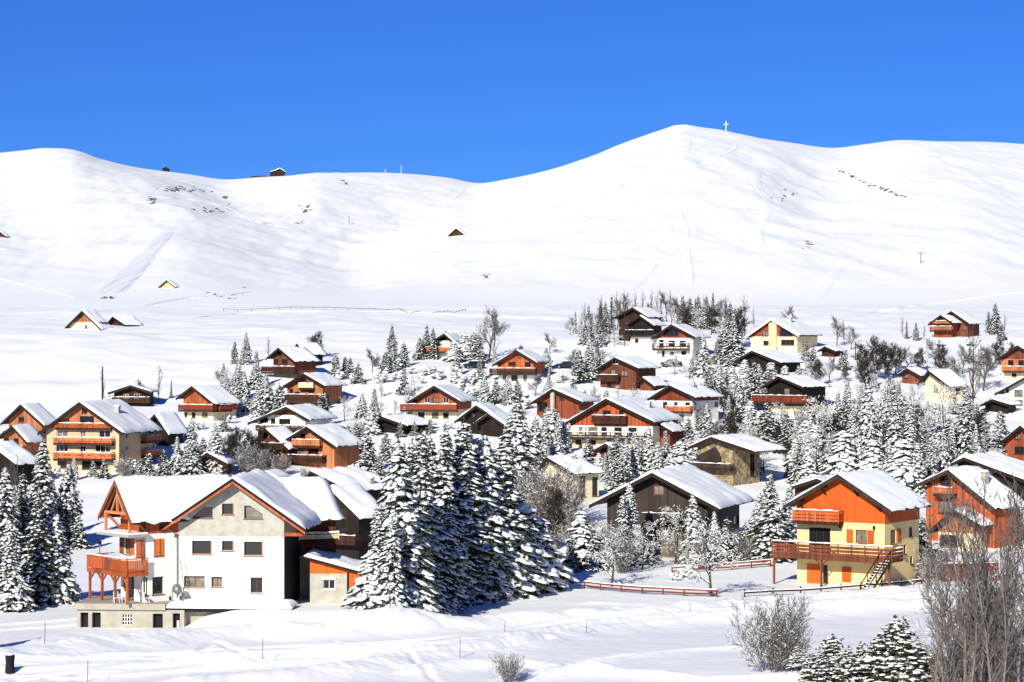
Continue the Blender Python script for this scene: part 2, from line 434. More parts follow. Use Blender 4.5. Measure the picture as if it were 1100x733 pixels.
def terrain(x, Y, detail=True):
    x = np.asarray(x, float); Y = np.asarray(Y, float)
    u = CX + x/np.maximum(Y, 1.0)*F
    z = ZV(np.minimum(Y, 1000.0))
    # village undulation
    vill = sstep(262, 300, Y) * (1-sstep(900, 1100, Y))
    z = z + vill * (0.9*fbm(x/38.0, Y/38.0, 3, 3) + 0.25*perlin(x/9.0, Y/9.0, 5))
    # broad swell of the meadow behind the village
    mead = sstep(520, 600, Y)*(1-sstep(900, 1050, Y))
    z = z + mead * (1.6*fbm(x/110.0, Y/110.0, 21, 3)
                    + 2.2*np.exp(-((u-230)/260.0)**2)*np.exp(-((Y-700)/90.0)**2))
    # terrace beside the white house
    z = z + 1.7*sstep(188, 262, u)*(1-sstep(405, 490, u))*sstep(205, 212.5, Y)*(1-sstep(240, 264, Y))
    # mountain
    Yr = 2600 - 380*sstep(440, 640, u)
    H = (CY - RIDGE(u))/F*Yr*0.986
    z0 = ZV(np.float64(1000.0))
    t = (Y-1000.0)/(Yr-1000.0)
    tc = np.clip(t, 0, 1)
    f = 0.62*tc + 0.38*tc*tc*(3-2*tc)
    f = np.where(t > 1, 1+0.62*(t-1)-7.0*(t-1)**2, f)
    f = np.maximum(f, -0.2)
    zm = z0 + (H-z0)*f
    win = np.sin(PI*np.clip(t, 0, 1))**0.8
    rel = 5.0*fbm(x/420.0, Y/420.0, 41, 3)
    rel = rel + 4.0*(0.5-np.abs(perlin(x/150.0+0.4*perlin(x/90.0, Y/90.0, 8), Y/330.0, 51)))
    rel = rel + 2.0*(0.4-np.abs(perlin(x/52.0, Y/120.0+0.3*x/52.0, 57))) + 1.0*fbm(x/24.0, Y/46.0, 61, 3) + 0.35*perlin(x/7.5, Y/26.0, 66)
    for line, h, w in SPURS:
        d = np.full(x.shape, 1e9)
        for (u0, t0), (u1, t1) in zip(line[:-1], line[1:]):
            # distance measured in px across, with t stretched to px
            du, dt = u1-u0, (t1-t0)*220
            L = du*du+dt*dt
            s = np.clip(((u-u0)*du+(t-t0)*220*dt)/L, 0, 1)
            d = np.minimum(d, np.hypot(u-(u0+s*du), (t-t0)*220-s*dt))
        rel = rel + 0.32*h*np.exp(-(d/(1.25*w))**2)
    zm = zm + win*rel*sstep(-0.02, 0.12, t)*(1-sstep(0.8, 1.0, t))
    z = np.where(Y > 1000, zm, z)
    if detail:
        # valley floor: banks, ruts, hummocks
        near = (Y > 150) & (Y < 275)
        if near.any():
            xn, yn = x[near], Y[near]
            zz = np.zeros(xn.shape)
            for pts, h, w in BANKW:
                d, sd = seg_dist(xn, yn, pts)
                lump = 0.9+0.20*perlin(xn/4.5, yn/3.5, 71)+0.06*perlin(xn/0.8, yn/0.8, 72)
                ww = np.where(sd > 0, w*0.8, w*1.7)
                zz = zz + h*np.exp(-(d/ww)**2)*lump
            for pts, h, w in RUTW:
                d, sd = seg_dist(xn, yn, pts)
                zz = zz - h*np.exp(-(d/w)**2) + 0.5*h*np.exp(-((d-2*w)/w)**2)*(0.8+0.5*perlin(xn/4.0, yn/4.0, 77))
            zz = zz + 0.07*fbm(xn/6.5, yn/6.5, 81, 4, 0.5)
            z = z.copy(); z[near] += zz
    return z

_Yray = np.exp(np.linspace(math.log(150.0), math.log(2900.0), 500))
def ground(px, py):
    """where the sight line through a photo pixel meets the ground"""
    x = (px-CX)/F*_Yray
    zt = terrain(x, _Yray, detail=False)
    pyt = CY - F*zt/_Yray
    idx = np.nonzero(pyt <= py)[0]
    i = idx[0] if len(idx) else len(_Yray)-1
    Yf = np.linspace(_Yray[max(i-1, 0)], _Yray[i], 24)
    idx = np.nonzero(CY - F*terrain((px-CX)/F*Yf, Yf, detail=False)/Yf <= py)[0]
    Y = float(Yf[idx[0]] if len(idx) else Yf[-1])
    return Vector(((px-CX)/F*Y, Y, zat((px-CX)/F*Y, Y)))

def zat(x, y):
    return float(terrain(np.array([x]), np.array([y]))[0])

def pix(v):
    return (CX + v[0]/v[1]*F, CY - v[2]/v[1]*F)

def view_turn(px):
    return math.atan((CX-px)/F)

def make_terrain():
    us = np.concatenate([np.linspace(-2600, -160, 75)[:-1], np.linspace(-160, 1260, 570), np.linspace(1260, 3600, 75)[1:]])
    ys = [4.0]
    while ys[-1] < 3300:
        Y = ys[-1]
        if Y < 150: st = max(3.0, Y*0.06)
        elif Y < 172: st = 0.8
        elif Y < 240: st = 0.22
        elif Y < 262: st = 0.36
        elif Y < 560: st = 1.5
        else: st = Y*0.0046
        ys.append(Y+st)
    ys = np.array(ys)
    U, Yg = np.meshgrid(us, ys)
    X = (U-CX)/F*np.maximum(Yg, 60.0)
    Z = terrain(X, Yg)
    V = np.stack([X, Yg, Z], -1).reshape(-1, 3)
    nr, nc = U.shape
    idx = np.arange(nr*nc).reshape(nr, nc)
    T = np.stack([idx[:-1, :-1], idx[:-1, 1:], idx[1:, 1:], idx[1:, :-1]], -1).reshape(-1, 4)
    o = mk_np('snowy_terrain', V, T, 'snow', smooth=True)
    tag(o, kind='structure')
    return o
make_terrain()
# ------------------------------------------------------------------ houses
def clip_poly(poly, axis, lim, keep_less):
    out = []
    n = len(poly)
    for i in range(n):
        a, b = poly[i], poly[(i+1) % n]
        ia = a[axis] <= lim+1e-9 if keep_less else a[axis] >= lim-1e-9
        ib = b[axis] <= lim+1e-9 if keep_less else b[axis] >= lim-1e-9
        if ia: out.append(a)
        if ia != ib:
            t = (lim-a[axis])/(b[axis]-a[axis])
            out.append((a[0]+t*(b[0]-a[0]), a[1]+t*(b[1]-a[1])))
    return out

def clip_rect(poly, x0, x1, z0, z1):
    for ax, lim, less in ((0, x0, False), (0, x1, True), (1, z0, False), (1, z1, True)):
        poly = clip_poly(poly, ax, lim, less)
        if len(poly) < 3: return []
    return poly

def area(p):
    return abs(sum(p[i][0]*p[(i+1) % len(p)][1]-p[(i+1) % len(p)][0]*p[i][1] for i in range(len(p))))/2

def holed_face(mb, poly, holes, to3, depth):
    """a convex outline with rectangular openings cut through it, each with its reveals"""
    xs = sorted({round(v, 4) for p in holes for v in (p[0], p[2])})
    zs = sorted({round(v, 4) for p in holes for v in (p[1], p[3])})
    bx = [min(p[0] for p in poly)-1] + xs + [max(p[0] for p in poly)+1]
    bz = [min(p[1] for p in poly)-1] + zs + [max(p[1] for p in poly)+1]
    for i in range(len(bx)-1):
        for j in range(len(bz)-1):
            cx, cz = (bx[i]+bx[i+1])/2, (bz[j]+bz[j+1])/2
            if any(h[0]-1e-4 < cx < h[2]+1e-4 and h[1]-1e-4 < cz < h[3]+1e-4 for h in holes): continue
            q = clip_rect(poly, bx[i], bx[i+1], bz[j], bz[j+1])
            if len(q) >= 3 and area(q) > 1e-5:
                mb.add([to3(a, b, 0) for a, b in q], [tuple(range(len(q)))])
    for x0, z0, x1, z1 in holes:
        c = [(x0, z0), (x1, z0), (x1, z1), (x0, z1)]
        for k in range(4):
            a, b = c[k], c[(k+1) % 4]
            mb.add([to3(*a, 0), to3(*b, 0), to3(*b, depth), to3(*a, depth)], [(0, 1, 2, 3)])

def window(parent, x0, z0, x1, z1, to3, style='dark', depth=0.22):
    """frame with mullion sunk in its opening, pane behind it"""
    w, h = x1-x0, z1-z0
    fm = {'dark': 'framed', 'wood': 'frame', 'white': 'framew', 'open': 'frame'}[style]
    mb = MB()
    t = min(0.07, w*0.12)
    def bx(a0, a1, b0, b1, d0, d1):
        v = [to3(a, b, d) for d in (d0, d1) for a, b in ((a0, b0), (a1, b0), (a1, b1), (a0, b1))]
        mb.add(v, [(0, 1, 2, 3), (7, 6, 5, 4), (0, 4, 5, 1), (1, 5, 6, 2), (2, 6, 7, 3), (3, 7, 4, 0)])
    d0, d1 = depth-0.10, depth-0.03
    bx(x0-0.01, x0+t, z0-0.01, z1+0.01, d0, d1); bx(x1-t, x1+0.01, z0-0.01, z1+0.01, d0, d1)
    bx(x0+t, x1-t, z0-0.01, z0+t, d0, d1); bx(x0+t, x1-t, z1-t, z1+0.01, d0, d1)
    if style != 'open':
        n = max(1, min(3, int(round(w/0.8))))
        for k in range(1, n+0):
            xm = x0+w*k/n
            bx(xm-t*0.5, xm+t*0.5, z0+t, z1-t, d0+0.01, d1)
        if n == 1 and w > 0.5:
            xm = x0+w/2; bx(xm-t*0.4, xm+t*0.4, z0+t, z1-t, d0+0.01, d1)
    # sill, proud of the wall
    bx(x0-0.08, x1+0.08, z0-0.10, z0-0.02, -0.07, 0.05)
    f = mb.build('window', fm, parent)
    p = MB()
    v = [to3(a, b, depth-0.05) for a, b in ((x0-0.02, z0-0.02), (x1+0.02, z0-0.02), (x1+0.02, z1+0.02), (x0-0.02, z1+0.02))]
    p.add(v, [(0, 1, 2, 3)])
    p.build('pane', 'pane', f)
    return f

def shutter(parent, x0, z0, x1, z1, to3, mat='shutter'):
    mb = MB()
    def bx(a0, a1, b0, b1, d0, d1):
        v = [to3(a, b, d) for d in (d0, d1) for a, b in ((a0, b0), (a1, b0), (a1, b1), (a0, b1))]
        mb.add(v, [(0, 1, 2, 3), (7, 6, 5, 4), (0, 4, 5, 1), (1, 5, 6, 2), (2, 6, 7, 3), (3, 7, 4, 0)])
    bx(x0, x1, z0, z1, -0.09, -0.035)
    for zz in (z0+(z1-z0)*0.2, z0+(z1-z0)*0.75):
        bx(x0+0.03, x1-0.03, zz, zz+0.08, -0.115, -0.088)
    return mb.build('shutter', mat, parent)

def balcony(parent, x0, x1, zf, zr, depth, mat='orange', y0=0.0, style='boards', posts=(), zground=-0.6, sides=True, fascia=0.28, snowtop=True, under='brown', braces=True):
    """floor on joists, railing of uprights and boards, optional posts with braces"""
    mb = MB()
    yo = y0-depth
    mb.box(x0, x1, yo, y0+0.02, zf-0.14, zf)
    nj = max(2, int((x1-x0)/1.6))
    for i in range(nj+1):
        x = x0+0.1+(x1-x0-0.2)*i/nj
        mb.box(x-0.07, x+0.07, yo+0.08, y0+0.02, zf-0.32, zf-0.142)
    mb.box(x0-0.02, x1+0.02, yo-0.05, yo-0.003, zf-fascia, zf+0.06)
    b = mb.build('balcony', under, parent)
    r = MB()
    h = zr-zf
    np_ = max(2, int(round((x1-x0)/1.5)))
    xs = [x0+(x1-x0)*i/np_ for i in range(np_+1)]
    for x in xs:
        r.box(x-0.055, x+0.055, yo-0.045, yo+0.055, zf-0.1, zr)
    r.box(x0-0.06, x1+0.06, yo-0.07, yo+0.07, zr+0.002, zr+0.09)
    def run(ax, a0, a1, c):
        # boards between the posts along axis ax
        def bb(p0, p1, q0, q1, z0, z1):
            if ax == 'x': r.box(p0, p1, q0, q1, z0, z1)
            else: r.box(q0, q1, p0, p1, z0, z1)
        if style == 'boards':
            n = max(2, int((a1-a0)/0.19))
            for i in range(n):
                s = a0+(a1-a0)*(i+0.5)/n
                bb(s-0.077, s+0.077, c-0.02, c+0.02, zf+0.10, zr-0.06)
            bb(a0, a1, c+0.022, c+0.06, zf+0.2, zf+0.28)
        elif style == 'planks':
            n = 3
            for i in range(n):
                zz = zf+0.10+(h-0.18)*i/n
                bb(a0, a1, c-0.02, c+0.02, zz, zz+(h-0.18)/n*0.78)
        else:
            n = max(2, int((a1-a0)/0.22))
            for i in range(n):
                s = a0+(a1-a0)*(i+0.5)/n
                bb(s-0.022, s+0.022, c-0.02, c+0.02, zf+0.06, zr)
            bb(a0, a1, c-0.03, c+0.03, zf+0.06, zf+0.12)
    run('x', x0, x1, yo)
    if sides and depth > 0.5:
        for xx in (x0, x1):
            run('y', yo+0.06, y0-0.03, xx)
            r.box(xx-0.06, xx+0.06, yo+0.075, y0-0.02, zr+0.002, zr+0.09)
    r.build('railing', mat, b)
    if snowtop:
        s = MB()
        n = max(3, int((x1-x0)/0.5))
        v = []; f = []
        for i in range(n+1):
            x = x0-0.05+(x1-x0+0.1)*i/n
            hh = 0.09+0.05*math.sin(i*1.7+x0)+0.03*math.sin(i*4.1)
            v += [(x, yo-0.08, zr+0.088), (x, yo-0.05, zr+0.09+hh), (x, yo+0.05, zr+0.09+hh), (x, yo+0.08, zr+0.088)]
        for i in range(n):
            for k in range(3):
                a = i*4+k
                f.append((a, a+4, a+5, a+1))
        s.add(v, f)
        s.build('snow', 'rsnow', b, smooth=True)
    for x in posts:
        p = MB()
        p.box(x-0.1, x+0.1, yo+0.06, yo+0.26, zground, zf-0.142)
        if braces:
            for sg in (-1, 1):
                xe = x+sg*0.9
                if x0 < xe < x1:
                    p.bar((x, yo+0.16, zf-1.05), (xe, yo+0.16, zf-0.2), 0.12)
        p.build('post', under, b)
    return b

def roof_and_snow(parent, hwL, hwR, zL, za, zR, y0, y1, snow=0.34, thick=0.2, mat='roof', seed=0, barge=None, purl=False):
    """gabled roof boards with barge boards, a quilt of snow on top"""
    r = MB()
    prof = [(-hwL, zL), (0, za), (hwR, zR), (hwR, zR-thick), (0, za-thick*1.12), (-hwL, zL-thick)]
    n = len(prof)
    v = [(x, y0, z) for x, z in prof]+[(x, y1, z) for x, z in prof]
    f = [(0, 1, 4, 5)[::-1], (1, 2, 3, 4)[::-1], tuple(i+6 for i in (0, 1, 4, 5)), tuple(i+6 for i in (1, 2, 3, 4))]
    f += [(i, (i+1) % n, n+(i+1) % n, n+i) for i in range(n)]
    r.add(v, f)
    roof = r.build('roof', mat, parent)
    # barge boards and purlin ends
    b = MB()
    bm = barge or mat
    for y in (y0,):
        for (xa, zA, xb, zB) in ((-hwL, zL, 0, za), (0, za, hwR, zR)):
            lo = 0.46
            q = [(xa, zA-lo), (xb, zB-lo*1.1), (xb, zB-0.01), (xa, zA-0.01)]
            vv = [(x, y-0.06, z) for x, z in q]+[(x, y-0.004, z) for x, z in q]
            b.add(vv, [(0, 1, 2, 3), (4, 7, 6, 5), (0, 4, 5, 1), (1, 5, 6, 2), (2, 6, 7, 3), (3, 7, 4, 0)])
    b.build('barge_board', bm, roof)
    for x, z in () if not purl else ((-hwL*0.72, None), (-hwL*0.3, None), (0, None), (hwR*0.3, None), (hwR*0.72, None)):
        zz = za+(zL-za)*(-x/hwL) if x < 0 else za+(zR-za)*(x/hwR)
        p = MB(); p.box(x-0.11, x+0.11, y0+0.1, y0+1.6, zz-thick-0.30-0.06*abs(x)/max(hwL, hwR), zz-thick-0.05)
        p.build('purlin', bm, roof)
    # snow
    if snow > 0.02:
        rng = np.random.default_rng(seed+100)
        nx = 22; ny = max(8, int((y1-y0)/0.7))
        oh = 0.05
        sx = []
        for i in range(nx//2+1): sx.append(-hwL-oh+(hwL+oh)*i/(nx//2))
        for i in range(1, nx//2+1): sx.append((hwR+oh)*i/(nx//2))
        sx = np.array(sx); sy = np.linspace(y0+0.03, y1+0.02, ny+1)
        X, Yy = np.meshgrid(sx, sy)
        # wavy eaves
        wob = perlin(Yy*0.9+seed*3.1, X*0+seed, 7)*0.22 + perlin(Yy*2.6+seed, X*0+3, 8)*0.08
        fl = np.clip(np.abs(X)/np.where(X < 0, hwL, hwR), 0, 1.1)
        X2 = X+np.sign(X)*wob*fl**6
        base = np.where(X2 < 0, za+(zL-za)*(-X2/hwL), za+(zR-za)*(X2/hwR))
        ex = np.minimum(np.where(X < 0, hwL+oh+X, hwR+oh-X), 99)
        ey = np.minimum(Yy-(y0+0.03), (y1+0.02)-Yy)
        e = np.minimum(ex, ey)
        prof_ = np.sqrt(np.clip(1-(1-np.clip(e/0.34, 0, 1))**2, 0, 1))
        th = snow*(0.92+0.50*fbm(X*0.45+seed*5.7, Yy*0.45, 9, 3)+0.14*perlin(X*2.2+seed, Yy*2.2, 12))*prof_
        ridge = -0.10*np.exp(-(X/0.35)**2)
        Zt = base+0.004+th+ridge*prof_
        V = np.stack([X2, Yy, Zt], -1).reshape(-1, 3)
        nr, nc = X.shape
        idx = np.arange(nr*nc).reshape(nr, nc)
        T = np.stack([idx[:-1, :-1], idx[:-1, 1:], idx[1:, 1:], idx[1:, :-1]], -1).reshape(-1, 4)
        # hanging skirt
        V2 = []
        per = list(idx[0, :])+list(idx[1:, -1])+list(idx[-1, -2::-1])+list(idx[-2:0:-1, 0])
        nb = len(V)
        F2 = []
        for k, i in enumerate(per):
            p_ = V[i].copy(); p_[2] -= 0.07
            V2.append(p_)
        for k in range(len(per)):
            a, b_ = per[k], per[(k+1) % len(per)]
            F2.append((a, nb+k, nb+(k+1) % len(per), b_))
        V = np.vstack([V, np.array(V2)]); T = np.vstack([T, np.array(F2)])
        if XF[0] != Matrix.Identity(4):
            A = np.array(XF[0]); V = V @ A[:3, :3].T+A[:3, 3]
        mk_np('snow', V, T, 'rsnow', roof, smooth=True)
    return roof

def chimney(parent, x, y, z0, z1, w=0.7, mat='concrete2'):
    mb = MB(); mb.box(x-w/2, x+w/2, y-w/2, y+w/2, z0, z1)
    mb.box(x-w/2-0.08, x+w/2+0.08, y-w/2-0.08, y+w/2+0.08, z1+0.002, z1+0.10)
    c = mb.build('chimney', mat, parent)
    s = MB()
    for k, (g, h) in enumerate(((0.06, 0.104), (0.05, 0.22), (-0.12, 0.34))):
        s.v += [(x-w/2-g, y-w/2-g, z1+h), (x+w/2+g, y-w/2-g, z1+h), (x+w/2+g, y+w/2+g, z1+h), (x-w/2-g, y+w/2+g, z1+h)]
    for k in range(2):
        for j in range(4):
            s.f.append((k*4+j, k*4+(j+1) % 4, k*4+4+(j+1) % 4, k*4+4+j))
    s.f.append((8, 9, 10, 11))
    s.build('snow', 'rsnow', c, smooth=True)
    return c

def walls(parent, wl, wr, d, zL, za, zR, hwL, hwR, bands, holes_f=(), holes_s=(), y0=0.0, under=0.22, dep=0.22):
    """gabled wall in bands of material; (z0, z1, mat, proud)"""
    def rz(x):
        return (za+(zL-za)*(-x/hwL) if x < 0 else za+(zR-za)*(x/hwR))-under*0.6
    outline = [(-wl, -4.0), (wr, -4.0), (wr, rz(wr)), (0, rz(0)), (-wl, rz(-wl))]
    top = max(p[1] for p in outline)+1
    for (z0, z1, mat, pr) in bands:
        z1 = top if z1 is None else z1
        z0 = -4.0 if z0 is None else z0
        ol = [(x+(pr if x > 0 else (-pr if x < 0 else 0)), z) for x, z in outline]
        q = clip_rect(ol, -99, 99, z0, z1)
        if len(q) < 3: continue
        mb = MB()
        yf = y0-pr
        hs = []
        for h in holes_f:
            a, b = max(h[1], z0), min(h[3], z1)
            if b-a > 0.05: hs.append((h[0], a, h[2], b))
        holed_face(mb, q, hs, lambda a, b, dd: (a, yf+dd, b), dep)
        # right side
        xr = wr+pr
        zt = min(rz(wr), z1)
        if zt > z0:
            hs2 = []
            for h in holes_s:
                a, b = max(h[1], z0), min(h[3], zt)
                if b-a > 0.05: hs2.append((h[0], a, h[2], b))
            holed_face(mb, [(yf, z0), (d+pr, z0), (d+pr, zt), (yf, zt)], hs2, lambda a, b, dd: (xr-dd, a, b), dep)
        zt = min(rz(-wl), z1)
        if zt > z0:
            mb.add([(-wl-pr, yf, z0), (-wl-pr, d+pr, z0), (-wl-pr, d+pr, zt), (-wl-pr, yf, zt)], [(3, 2, 1, 0)])
        mb.add([(x, d+pr, z) for x, z in q], [tuple(range(len(q)))[::-1]])
        if pr > 0:
            mb.add([(-wl-pr, yf, z0), (wr+pr, yf, z0), (wr+pr, d+pr, z0), (-wl-pr, d+pr, z0)], [(0, 1, 2, 3)])
        mb.build('cladding' if pr > 0 else 'wall', mat, parent)

FRONTS = []
HOUSES = []      # (short phrase, px, base py, root, footprint radius)

def house(L, A, R, xb, base, label, short, bands=(('red', None),), win=(), shut=(), bal=(), swin=(), sbal=(), chim=(),
          name='chalet', cat='chalet', group='chalets of the ski village', ohs=0.9, ohf=1.1, yaw=None, snow=0.30,
          roofm='roof', style='dark', seed=None, barge=None, wl=None, wr=None, zoff=0.0, minsnow=None, Y=None, shutm='shutter', dmax=18.0, ohb=0.6):
    g = ground(A[0], base)
    if Y is not None:
        x = (A[0]-CX)/F*Y; g = Vector((x, Y, zat(x, Y)))
    s = g.y/F
    fw = R[0]-L[0]; sw = xb-R[0]
    th = math.atan2(max(sw, 1)*1.0, fw) if yaw is None else rad(yaw)
    th = min(max(th, rad(3)), rad(62))
    ct, st = math.cos(th), math.sin(th)
    phi = view_turn(A[0])
    rz = phi-th
    opx = A[0]+ohf*st/s                        # the wall plane's centre line sits behind the roof edge
    loc = Vector((0, 0, 0))
    loc = Vector(((opx-CX)/F*(g.y+ohf*ct), g.y+ohf*ct, CY-base)); loc.z = (CY-base)/F*loc.y
    zs = lambda py: (base-py)*s
    xs = lambda px: (px-opx)*s/ct
    hwL = (A[0]-L[0])*s/ct; hwR = (R[0]-A[0])*s/ct
    snow = snow*random.uniform(0.62, 1.05); sn = snow
    zL, za, zR = zs(L[1])-sn*0.55, zs(A[1])-sn*0.7, zs(R[1])-sn*0.55
    dt = max(sw, 1)*s/st if yaw is None or yaw > 8 else 12.0
    dt = min(max(dt, 6.0), dmax)
    d = dt-ohf-ohb
    wL = hwL-min(ohs, hwL*0.3) if wl is None else -xs(wl)
    wR = hwR-min(ohs, hwR*0.3) if wr is None else xs(wr)
    seed = seed if seed is not None else len(HOUSES)+1
    root = empty(name, loc, rz, label, cat, group)
    fr = lambda a, b, dd: (a, dd-0.05, b)
    bl = []
    zprev = None
    for i, (m, pyt) in enumerate(bands):
        z1 = None if pyt is None else zs(pyt)
        bl.append((zprev, z1, m, 0.05 if i > 0 else 0.0))
        zprev = z1
    holes = []; hs = []
    for w in win:
        holes.append((xs(w[0]), zs(w[3]), xs(w[2]), zs(w[1])))
    px_c = None
    wyr = lambda px: (px-(opx+wR*ct/s))*s/st    # px on the right-hand wall -> distance back
    for w in swin:
        hs.append((wyr(w[0]), zs(w[3]), wyr(w[2]), zs(w[1])))
    # keep the openings inside the walls
    def fit(h, a0, a1):
        return (max(h[0], a0+0.15), h[1], min(h[2], a1-0.15), h[3])
    holes = [fit(h, -wL, wR) for h in holes]; hs = [fit(h, 0.0, d) for h in hs]
    ok = lambda h: h[2]-h[0] > 0.2 and h[3]-h[1] > 0.2
    walls(root, wL, wR, d, zL, za, zR, hwL, hwR, bl, [h for h in holes if ok(h)], [h for h in hs if ok(h)])
    for w, h in zip(win, holes):
        if ok(h): window(root, *h, fr, w[4] if len(w) > 4 else style)
    for w, h in zip(swin, hs):
        if ok(h): window(root, *h, lambda a, b, dd: (wR+0.05-dd, a, b), w[4] if len(w) > 4 else style)
    for q in shut:
        shutter(root, xs(q[0]), zs(q[3]), xs(q[2]), zs(q[1]), fr, shutm)
    for q in bal:
        x0, x1, yt, yb, m = q[:5]
        dep = q[5] if len(q) > 5 else 1.2
        stl = q[6] if len(q) > 6 else 'boards'
        po = [xs(p) for p in q[7]] if len(q) > 7 else ()
        off = -dep*st/s                          # the railing stands in front of the wall
        balcony(root, xs(x0-off), xs(x1-off), zs(yb), zs(yt), dep, m, y0=-0.05, style=stl, posts=po)
    for q in sbal:
        x0, x1, yt, yb, m = q
        sv = XF[0]
        XF[0] = Matrix.Translation((wR, 0, 0)) @ Matrix.Rotation(PI/2, 4, 'Z')
        balcony(root, max(0.2, wyr(x0)), min(d, wyr(x1)), zs(yb), zs(yt), 1.0, m, y0=-0.05)
        XF[0] = sv
    roof_and_snow(root, hwL, hwR, zL, za, zR, -ohf, d+ohb, snow=sn, mat=roofm, seed=seed, barge=barge, purl=g.y < 300)
    for (f, yy, h) in chim:                      # fraction across, fraction back, height above the roof
        x = f*(hwR if f > 0 else hwL)
        zr = za+(zL-za)*(-x/hwL) if x < 0 else za+(zR-za)*(x/hwR)
        chimney(root, x, yy*d, zr-0.6, zr+h)
    HOUSES.append((short, pix(loc)[0], base, root, max(hwL, hwR, d/2)+1.0, d, wL, wR))
    FRONTS.append((L[0], xb, A[1], base))
    return root, dict(s=s, xs=xs, zs=zs, wL=wL, wR=wR, d=d, fr=fr, ct=ct, st=st, za=za, zL=zL, zR=zR, hwL=hwL, hwR=hwR, wyr=wyr)
# ------------------------------------------------------------------ the chalets, one by one
O, O2, RD, RB, BR, DK, CR, WH = 'orange', 'orange2', 'red', 'redbrown', 'brown', 'dark', 'cream', 'white'

def rect(x0, y0, x1, y1, *a): return (x0, y0, x1, y1, *a)

# left edge
house((1, 454), (22, 433), (46, 455), 58, 476, 'small amber chalet at the far left edge, upper of two stepped gables', 'stepped gables at the left edge',
      bands=((O2, None),), win=(rect(9, 457, 14, 463), rect(20, 448, 26, 453), rect(28, 457, 34, 464)), bal=((4, 40, 463, 468, O),), yaw=30, snow=0.3)
house((-5, 470), (13, 456), (29, 474), 49, 492, 'small amber chalet, lower and nearer of the two stepped gables at the left edge', 'stepped gables at the left edge',
      bands=((O2, None),), win=(rect(5, 471, 10, 477), rect(15, 471, 20, 477)), bal=((-2, 24, 479, 484, O),), snow=0.3)
house((-30, 494), (-12, 474), (16, 496), 38, 520, 'low dark shed under a thick snow roof, cut by the left picture edge', 'dark shed at the left edge', name='shed', cat='shed',
      bands=((DK, None),), yaw=40, snow=0.45)
# the apartment chalet
house((41, 464), (85, 430), (131, 463), 177, 508, 'big four-storey amber apartment chalet with three rows of orange balconies', 'big amber apartment chalet', name='apartment_chalet',
      bands=(('tan', 497), ('tan', 460), (O2, None)), wl=51, wr=127, style='white',
      win=(rect(61, 463, 73, 470), rect(86, 462, 92, 470), rect(106, 462, 118, 470), rect(60, 478, 73, 486), rect(86, 479, 92, 486), rect(102, 478, 118, 486),
           rect(86, 447, 101, 454, 'dark'), rect(88, 438, 94, 444, 'dark'), rect(70, 449, 75, 455), rect(62, 495, 72, 503, 'dark'), rect(88, 495, 112, 504, 'dark')),
      bal=((58, 119, 470, 476, O, 1.2, 'planks'), (58, 119, 486, 493, O, 1.2, 'planks'), (60, 118, 455, 460, O, 0.6, 'planks')),
      swin=(rect(134, 466, 137, 471), rect(134, 479, 137, 484), rect(160, 464, 168, 469), rect(160, 479, 168, 484), rect(160, 493, 168, 500)),
      sbal=((151, 174, 471, 476, O), (151, 174, 487, 492, O)), chim=((0.42, 0.45, 1.0),), snow=0.45)
house((148, 463), (166, 443), (180, 464), 203, 480, 'dark chalet half hidden directly behind the big apartment chalet', 'dark chalet behind the apartments',
      bands=((DK, None),), snow=0.4)
house((116, 421), (140, 413), (162, 420), 171, 437, 'long low dark bungalow with an almost flat roof above the apartment chalet', 'flat dark bungalow above the apartments', name='bungalow', cat='bungalow',
      bands=((BR, None),), win=(rect(132, 423, 138, 428, 'white'), rect(144, 423, 150, 428, 'white'), rect(152, 424, 157, 429)), bal=((121, 160, 427, 431, BR),), yaw=14, snow=0.2, chim=((0.1, 0.4, 0.9),))
house((189, 427), (206, 413.5), (229, 432), 261, 451, 'orange chalet with cream ground floor standing alone above the apartment roof', 'lone orange chalet above the apartments',
      bands=((CR, 441), (O, None)), win=(rect(197, 443, 201, 448), rect(206, 443, 210, 449), rect(217, 443, 223, 448, 'wood')), bal=((192, 228, 435, 440.5, 'fence', 1.3),),
      sbal=((231, 244, 435, 440.5, 'fence'),), snow=0.35)
house((203, 497), (222, 484), (244, 496), 256, 515, 'small brown chalet with snowy roof wedged behind the white house roof', 'brown chalet behind the white roof',
      bands=((RB, None),), win=(rect(225, 499, 230, 504),), snow=0.4)
# left middle stack
r_, h_ = house((286, 384), (299, 372.5), (316, 387), 345, 407, 'red-brown chalet with dark balcony and a rear cross gable, highest of the left stack', 'highest chalet of the left stack',
      bands=(('greystone', 400), (RB, None)), win=(rect(293, 386, 299, 391), rect(303, 386, 309, 391), rect(298, 378, 303, 382)), bal=((281, 316, 394, 400, BR, 1.3),), snow=0.35)
house((312, 379), (319, 368), (328, 380), 345, 394, 'steep dark gable rising behind the highest chalet of the left stack', 'highest chalet of the left stack', name='annexe', cat='annexe',
      bands=((DK, None),), snow=0.25, Y=None)
house((301, 415.5), (326, 400), (348, 413), 374, 438, 'bright orange chalet with a small cream upper balcony in the left stack', 'orange chalet of the left stack',
      bands=(('greystone', 430), (O2, None)), win=(rect(317, 421, 322, 425), rect(332, 421, 337, 425), rect(324, 408, 330, 412), rect(311, 418, 315, 424)),
      bal=((321, 336, 412, 417, CR, 0.8), (306, 349, 424, 431, BR, 1.5)), snow=0.35)
house((266, 453), (307, 435), (332, 449), 364, 474, 'wide low chalet with white wall panels and a thick snowy rim above the twin gables', 'wide chalet with white panels',
      bands=((BR, 462), ('white', 446), (RB, None)), win=(rect(279, 449, 288, 454), rect(291, 450, 296, 455), rect(300, 450, 312, 456)), bal=((275, 330, 457, 461, BR),), snow=0.5, ohs=1.3)
